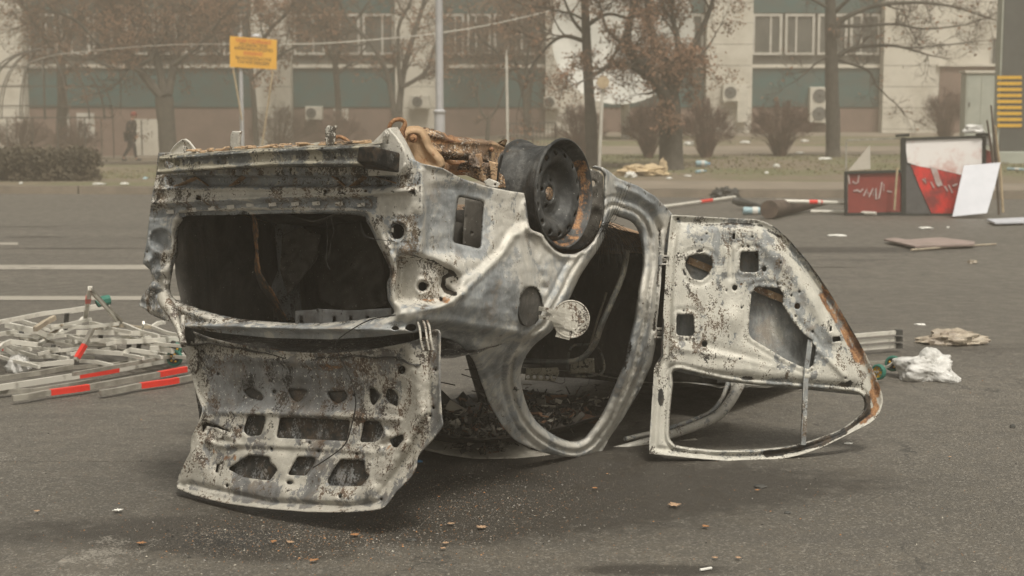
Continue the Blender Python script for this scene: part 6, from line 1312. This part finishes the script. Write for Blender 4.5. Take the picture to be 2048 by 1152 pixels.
def crumple(name, label, cat_, c, sx, sy, sz, mat, amp=.35, seed=0, nu=28, nv=18, f=2.0, sharp=25, fine=1.0):
    mb = MB(); vs = []; c = Vector(c)
    for j in range(nv+1):
        th = math.pi*j/nv
        for i in range(nu):
            ph = 2*math.pi*i/nu; d = Vector((math.sin(th)*math.cos(ph), math.sin(th)*math.sin(ph), math.cos(th)))
            k = 1+amp*(noise.noise(d*f+Vector((seed,0,0)))+.6*fine*abs(noise.noise(d*f*2.3+Vector((0,seed,0))))+.4*fine*abs(noise.noise(d*f*5+Vector((0,0,seed)))))
            z = d.z*k*sz; z = z if z > -sz*.55 else -sz*.55
            vs.append(c+Vector((d.x*k*sx, d.y*k*sy, z+sz*.55)))
    fs = [(j*nu+i, (j+1)*nu+i, (j+1)*nu+(i+1)%nu, j*nu+(i+1)%nu) for j in range(nv) for i in range(nu)]
    mb.add(vs, fs); o = mb.build(name, M[mat], smooth=True); autosmooth(o, sharp); return meta(o, label, cat_)
def plastic(name, c1, c2, alpha=.85):
    m = plain(name, c1, c2, .35, scale=9, bump=.6, bd=.012); b = m.node_tree.nodes['Principled BSDF']; b.inputs['Transmission Weight'].default_value = 1-alpha; b.inputs['Subsurface Weight'].default_value = .0; return m
M['bag'] = plastic('white_plastic_film', (.72,.71,.68), (.58,.57,.54), .7); M['bagb'] = plastic('dirty_plastic_film', (.36,.31,.24), (.20,.16,.12), 1); M['blue'] = plastic('pale_blue_plastic', (.35,.50,.55), (.25,.38,.42), .8); M['bluec'] = plain('blue_cap_plastic', (.06,.25,.50), (.05,.2,.42), .4, bump=0)
M['paper'] = plain('white_litter', (.62,.61,.57), (.50,.49,.45), .8, scale=6); M['rag'] = plain('beige_rag', (.48,.37,.22), (.36,.28,.18), .95, scale=6); M['leaf'] = plain('orange_leaf', (.36,.17,.065), (.24,.12,.05), .8, scale=12); M['leaf2'] = plain('tan_leaf', (.42,.28,.17), (.28,.18,.11), .8, scale=12)
g0 = UZ(1868, 764); g0.y += .1; bg_ = crumple('plastic_bag', 'crumpled white plastic bag lying on the road at the right', 'bag', g0, .140, .11, .095, 'bag', .85, 3.3, 110, 70, 1.2, 60, .32)
g0 = UZ(1905, 688); crumple('plastic_bag', 'flattened dirty beige bag lying behind the white bag', 'bag', g0, .17, .09, .055, 'bagb', .5, 8.1, 40, 22, 1.6)
g0 = UZ(38, 744); crumple('plastic_bag', 'small white and black scrap of cloth at the left edge in the barrier heap', 'cloth', g0, .06, .05, .06, 'bag', .3, 5.5)
g0 = U(1948, 262, 21.7); g0.z -= .03; o = crumple('plastic_bag', 'white plastic bag caught on top of the advert stand', 'bag', g0, .13, .06, .07, 'bag', .5, 2.2); 
g0 = U(1976, 290, 21.75); crumple('plastic_bag', 'green and white wrapper hanging at the right post of the advert stand', 'wrapper', g0, .05, .04, .10, 'bag', .5, 6.2)
# rags at the tree, scraps
g0 = UG(1286, 352); crumple('rag_heap', 'heap of beige rags and white litter at the foot of the stout leafy tree', 'rags', g0, .42, .2, .13, 'rag', .6, 1.2, 40, 20, 3)
g0 = UG(1262, 355); crumple('paper_scrap', 'white scrap poking out of the left of the rag heap', 'litter', g0, .10, .1, .07, 'paper', .5, 9.1)
g0 = UG(1326, 344); crumple('rag_heap', 'small twisted rag leaning on the trunk foot right of the rag heap', 'rag', g0, .08, .08, .16, 'rag', .5, 4.4)
mb = MB(); p = [UZ(1655,405,.12), UZ(1600,410,.12), UZ(1560,415,.13), UZ(1538,419,.14)]; mb.tube(p, [.03,.10,.12,.13], 12); o = mb.build('burnt_pipe', plain('rusty_charred_pipe', (.10,.07,.05), (.05,.035,.028), .85)); autosmooth(o, 50); meta(o, 'charred brown stump of pipe lying below the striped pole', 'pipe')
mb = MB(); mb.tube([UZ(1538,418,.1), UZ(1520,412,.1), UZ(1500,408,.1), UZ(1480,404,.12), UZ(1465,400,.15)], [.03,.035,.04,.07,.05], 8); meta(mb.build('burnt_branch', M['dkm']), 'black twisted scrap trailing left from the charred pipe', 'scrap')
mb = MB(); mb.tube([UZ(1655,405,.12), UZ(1668,405,.1)], .02, 6); meta(mb.build('burnt_branch', M['dkm']), 'thin dark rod end right of the charred pipe', 'rod')
g0 = UZ(1450, 396); crumple('scrap_heap', 'tangle of black scrap against the kerb between two bottles', 'scrap', g0, .20, .1, .10, 'dkm', .8, 3.9, 30, 16, 4)
def bottle(label, a, b_, r, cap='bluec', za=None, mat='blue', ground=True):
    A, B = (UG(*a) if ground else UZ(*a)), (UG(*b_) if ground else UZ(*b_)); A.z += r; B.z += r; d = (B-A); L_ = d.length; t = thing('plastic_bottle', (A+B)/2-Vector((0,0,r)), label, 'bottle', 'discarded plastic bottles')
    mb = MB(); mb.lathe(A, d, [(r*.4,0),(r*.9,.01),(r,.03),(r*.93,L_*.35),(r,L_*.42),(r,L_*.6),(r*.8,L_*.74),(r*.32,L_*.88),(r*.3,L_*.93)], 16); mb.build('body', M[mat], t, True)
    mb = MB(); mb.lathe(A+d*.93, d, [(r*.36,0),(r*.36,L_*.07),(.001,L_*.07)], 12); mb.build('cap', M[cap], t); mb = MB(); mb.lathe(A+d*.38, d, [(r*1.02,0),(r*1.02,L_*.22)], 16); mb.build('label_band', M['paper'], t); return t
bottle('clear bottle with a blue cap lying along the kerb, left of the black scrap', (1424,390), (1362,387), .045); bottle('clear bottle with a white band against the kerb, left of the red panel', (1652,392), (1614,391), .06, 'paper')
bottle('large water bottle on the grass right of the stout leafy tree', (1391,334), (1420,334), .075); bottle('small bottle lying just below the large one on the grass', (1392,347), (1412,345), .035)
bottle('crushed pale blue bottle at the left end of the charred pipe', (1485,430), (1535,430), .06, ground=False); bottle('bottle with bright blue label on the verge at the right edge', (2014,341), (2056,343), .035, 'paper')
LG = 'scraps of white litter on the verge and lawn'
for k, (a, b_, w, h, lb_) in enumerate(((1378,291,20,10,'white scrap on the lawn left of the fan shaped bush'),(1490,286,20,5,'flat white sheet on the far path between two bushes'),(1608,283,16,4,'small white sheet near the foot of the tall air conditioner'),(1600,307,16,4,'bluish scrap on the path left of the level boughed tree'),(1648,319,24,5,'white sheet at the foot of the level boughed tree'),(1553,334,13,7,'white crumpled scrap on the grass below the widest bush'),(1533,348,8,6,'tiny white lump below the widest bush near the verge'),(1338,358,12,4,'small white scrap between rag heap and kerb'),(1376,353,14,4,'thin white sliver below the two lawn bottles'),
    (16,360,30,9,'pair of white scraps at the foot of the hedge at the left edge'),(53,358,7,7,'small white lump under the middle of the hedge'),(42,368,7,5,'tiny white lump on the verge below the hedge'),(69,381,18,7,'blue scrap lying against the kerb at the left'),(158,382,26,5,'cream strip on the road along the left kerb'),(198,369,24,4,'long white sliver on top of the left kerb'),(249,369,16,5,'white piece on the kerb top near the car'),(258,381,40,9,'large clear film scrap against the kerb next to the car'),(291,358,10,5,'pale blue scrap on the grass next to the car'),
    (1945,527,18,9,'grey stone chip on the road right of the door'),(1850,458,26,5,'white rod fragments in front of the advert stand'),(1674,472,36,4,'pale flat splinter on the road above the door edge'),(1896,456,5,4,'tiny white crumb left of the bright white sheet'),(2025,856,10,9,'small black lump at the right edge'),(1520,974,24,6,'little black lump in front of the open door'),(1575,1027,12,6,'tiny black lump right of the orange leaf'),(822,1081,20,6,'black flake with a yellow edge in front of the boot lid'),(1697,888,16,4,'small pale flake just right of the door frame corner'),(1840,650,20,4,'pale sliver above the dirty beige bag'),(838,924,14,5,'blue flake in the shadow right of the boot lid'))):
    g0 = UG(a, b_); s_ = g0.y/FP; mt = 'blue' if ('blue' in lb_ and 'bluish' not in lb_) else 'dkm' if 'black' in lb_ else 'bagb' if 'stone' in lb_ else 'bag' if 'film' in lb_ else 'paper'
    if 'flake in the shadow' in lb_: mt = 'bluec'
    crumple('litter_scrap', lb_, 'litter', g0, w*s_/2, w*s_/2.5, h*s_/2, mt, .5, k*1.7, 16, 8, 2.2).__setitem__('group', LG if b_ < 400 else 'scraps on the road')
def flatp(name, label, cat_, pts, mat, th=.01, z=.012):
    mb = MB(); mb.prism([UZ(a, b_, z) for a, b_ in pts], (0,0,-th)); return meta(mb.build(name, M[mat]), label, cat_)
M['pinkb'] = plain('pinkish_broken_board', (.25,.19,.17), (.19,.15,.13), .8, scale=4)
flatp('broken_board', 'pinkish grey broken board lying flat on the road before the advert stand', 'board', [(1768,478),(1790,475),(1812,479),(1880,474),(1950,483),(1948,488),(1830,492)], 'pinkb', .02, .05)
mb = MB(); mb.tube([UZ(1822,500,.02), UZ(1900,494,.02), UZ(1992,488,.02)], .012, 6); meta(mb.build('stick', M['beige']), 'long thin stick lying below the pinkish board', 'stick')
flatp('white_sheet', 'bright white pointed sheet lying on the road at the right edge', 'sheet', [(1974,438),(2060,434),(2060,443),(1990,445)], 'whiteb', .02, .05)
# fallen leaves
def leafpoly(s_, rot):
    o = [(0,1),(.18,.55),(.55,.75),(.45,.35),(1,.3),(.62,.02),(.75,-.35),(.3,-.25),(.1,-.9),(-.1,-.25),(-.5,-.5),(-.5,-.1),(-1,.1),(-.55,.35),(-.6,.8),(-.2,.5)]
    c, s = math.cos(rot), math.sin(rot); return [((a*c-b_*s)*s_, (a*s+b_*c)*s_) for a, b_ in o]
def leaf(label, a, b_, size, mat='leaf', curl=.25, rot=None):
    size *= .72; g0 = UZ(a, b_, 0); rot = random.uniform(0, 6) if rot is None else rot; P = leafpoly(size, rot); vs = [(g0.x, g0.y, .008)]+[(g0.x+x, g0.y+y, .006+curl*size*abs(noise.noise(Vector((x*40, y*40, a))))+.004) for x, y in P]
    o = link_mesh('fallen_leaf', vs, [(0, i+1, (i+1) % len(P)+1) for i in range(len(P))], M[mat]); m = o.modifiers.new('s', 'SOLIDIFY'); m.thickness = .001; return meta(o, label, 'leaf', 'fallen leaves on the road')
for a, b_, s_, mt, lb_ in ((962,1059,.032,'leaf2','tan maple leaf lying below the roof, largest of the near ones'),(1350,1015,.042,'leaf2','big curled tan leaf on the road in front of the open door'),(710,1075,.026,'leaf','rust orange leaf just below the right corner of the boot lid'),(891,1091,.017,'leaf2','small pale curled leaf, upper of a close pair'),(886,1102,.015,'leaf2','small star shaped leaf, lower of a close pair'),(627,1126,.026,'leaf','bright orange leaf near the bottom edge'),(1430,1121,.016,'leaf2','small pink tan leaf by the bottom right stain'),(1476,1121,.016,'leaf2','small leaf just right of the pink tan one'),
    (902,1052,.022,'leaf2','bent pale leaf left of the largest tan one'),(284,1091,.026,'leaf','brown leaf on the worn paint at the left'),(547,1088,.018,'leaf','thin orange leaf on the black ash patch'),(580,1090,.022,'leaf2','tan leaf right of the ash patch'),(1190,981,.018,'leaf','dim orange leaf in the shadow below the roof'),(1410,1058,.022,'leaf','faint flat orange leaf right of centre'),(73,1027,.018,'leaf2','pale leaf at the far left of the road'),(236,1026,.03,'paper','pale ragged flake on the road left of the boot lid'),(1900,918,.012,'leaf2','tiny leaf at the far right of the near road'),(1515,985,.016,'leaf','small orange leaf just below the little black lump')):
    leaf(lb_, a, b_, s_, mt)
mb = MB(); a_, b_ = UZ(1400,1140,.006), UZ(1423,1136,.006); mb.tube([a_, b_], .0045, 8); meta(mb.build('cigarette_end', M['paper']), 'white cigarette end by the stain at the bottom edge', 'cigarette end')
# fine grit, glass and ash crumbs on the road
mb = MB()
def chip(x, y, s_, k):
    a = random.uniform(0, 6.28); c, s = math.cos(a)*s_, math.sin(a)*s_; mb.k = k
    mb.add([(x-c, y-s, .0005), (x+s*.7, y-c*.7, .0005), (x+c, y+s, .0005), (x-s*.5, y+c*.6, .0005), (x+random.uniform(-.3,.3)*s_, y, s_*random.uniform(.4, .9))], [(0,1,4),(1,2,4),(2,3,4),(3,0,4)])
for k in range(24000):
    u = random.random()
    if u < .30: g0 = UZ(random.gauss(620, 190), min(1150, max(940, random.gauss(1075, 32))))
    elif u < .42: g0 = UZ(random.gauss(460, 60), random.gauss(1078, 12))
    elif u < .72: g0 = UZ(random.gauss(930, 170), random.gauss(1000, 45))
    else: g0 = UZ(random.uniform(-50, 2100), 700+450*random.random()**.7)
    chip(g0.x, g0.y, (1.7 if .30 <= u < .42 else 1)*random.uniform(.0011, .0032)*(1.9 if random.random() < .06 else 1), random.choice((0,0,1,1,1,1,2,3,3,1,4)) if not (.30 <= u < .42) else random.choice((0,0,0,0,1,0,0)))
M['gr0'] = plain('black_grit', (.025,.023,.02), (.015,.014,.012), .8, bump=0); M['gr1'] = plain('brown_grit', (.15,.125,.10), (.10,.085,.07), .9, bump=0); M['gr2'] = plain('pale_grit', (.38,.35,.29), (.28,.26,.21), .8, bump=0); M['gr3'] = plain('grey_grit', (.22,.21,.19), (.16,.15,.135), .8, bump=0)
meta(mb.build('grit', [M['gr0'], M['gr1'], M['gr2'], M['gr3'], M['leaf']], base=(0,5,0)), 'fine grit, glass crumbs and ash scattered over the near road', 'grit', kind='stuff')
# ================= walking person =================
def person(label, b0, H, col):
    t = thing('person', b0, label, 'person'); h = H; b0 = Vector(b0)
    # side-on stride towards the right; x forward
    J = {'pel': (0,0,.53), 'chest': (.03,0,.70), 'neck': (.055,0,.82), 'head0': (.07,0,.86), 'lh': (0,-.05,.51), 'lk': (.09,-.05,.29), 'la': (.12,-.05,.05), 'lt': (.19,-.05,.015), 'rh': (0,.05,.51), 'rk': (-.03,.05,.28), 'ra': (-.17,.05,.075), 'rt': (-.13,.05,.015),
         'ls': (.05,-.11,.80), 'le': (.02,-.14,.63), 'lw': (.12,-.12,.52), 'rs': (.05,.11,.80), 're': (-.01,.14,.64), 'rw': (.09,.13,.54)}
    rad = {'pel': .09, 'chest': .105, 'neck': .04, 'head0': .035, 'lh': .058, 'lk': .038, 'la': .024, 'lt': .02, 'rh': .058, 'rk': .038, 'ra': .024, 'rt': .02, 'ls': .045, 'le': .033, 'lw': .024, 'rs': .045, 're': .033, 'rw': .024}
    def skin(name, joints, edges, mat, root, parent=t, rs=1):
        bm = bmesh.new(); L = bm.verts.layers.skin.verify(); vm = {}
        for j in joints: v = bm.verts.new(Vector(J[j])*h); v[L].radius = (rad[j]*h*rs, rad[j]*h*rs); v[L].use_root = (j == root); vm[j] = v
        for a, b_ in edges: bm.edges.new((vm[a], vm[b_]))
        me = bpy.data.meshes.new(name); bm.to_mesh(me); bm.free(); o = bpy.data.objects.new(name, me); C.objects.link(o); me.materials.append(mat); o.parent = parent; ORG[o.name] = b0
        o.modifiers.new('skin', 'SKIN').use_smooth_shade = True; m = o.modifiers.new('sub', 'SUBSURF'); m.levels = m.render_levels = 2; return o
    sk_ = plain('skin', (.42,.25,.17), (.38,.22,.15), .6, bump=0); jk = plain('dark_jacket', (.045,.035,.035), (.03,.025,.025), .8); tr = plain('dark_trousers', (.03,.03,.035), (.022,.022,.026), .85)
    E1 = [('pel','chest'),('chest','neck'),('neck','head0'),('neck','ls'),('ls','le'),('le','lw'),('neck','rs'),('rs','re'),('re','rw'),('pel','lh'),('lh','lk'),('lk','la'),('la','lt'),('pel','rh'),('rh','rk'),('rk','ra'),('ra','rt')]
    skin('body', list(J), E1, sk_, 'pel')
    skin('jacket', ['pel','chest','neck','ls','le','lw','rs','re','rw'], [e for e in E1 if set(e) <= {'pel','chest','neck','ls','le','lw','rs','re','rw'}], jk, 'pel', rs=1.22)
    skin('trousers', ['pel','lh','lk','la','rh','rk','ra'], [e for e in E1 if set(e) <= {'pel','lh','lk','la','rh','rk','ra'}], tr, 'pel', rs=1.18)
    hd = MB(); hc = b0+Vector((.085,0,.925))*h; hd.ball(hc, .062*h, 16, 12, sq=(1,.82,1.15)); hd.ball(hc+Vector((.06*h,0,-.01*h)), .012*h); hd.build('head', sk_, t, True)
    cp = MB(); cp.ball(hc+Vector((-.004,0,.022*h)), .066*h, 16, 10, sq=(1.02,.88,.95)); cp.bar([hc+Vector((.03*h,0,.03*h)), hc+Vector((.105*h,0,.018*h))], .09*h, .008*h); cp.build('cap', plain('red_cap', (.25,.045,.03), (.2,.04,.03), .8, bump=0), t, True)
    for s_, j in ((-1,'lw'), (1,'rw')):
        p = b0+Vector(J[j])*h; hm = MB(); hm.ball(p+Vector((.02,0,-.022))*h, .020*h, 10, 8, sq=(.9,.6,1.2))
        for f_ in range(4): q = p+Vector((.018+.008*f_,s_*0,-.04))*h; hm.tube([q, q+Vector((.006,0,-.018))*h, q+Vector((-.002,0,-(.034-.003*abs(f_-1)))) *h], [.0055*h,.005*h,.004*h], 6)
        hm.tube([p+Vector((.03,0,-.012))*h, p+Vector((.048,0,-.03))*h], [.006*h,.0045*h], 6); hm.build('hand', sk_, t, True)
    for j in ('lt', 'rt'):
        p = b0+Vector(J[j])*h; sm_ = MB(); sm_.ball(p+Vector((-.02,0,.012))*h, .04*h, 12, 8, sq=(1.6,.7,.65)); sm_.build('shoe', tr, t, True)
    return t
pb = UG(262, 322); person('walking person in a dark jacket and red cap seen through the smoke', (pb.x, pb.y, pb.z), 97*pb.y/FP, None)
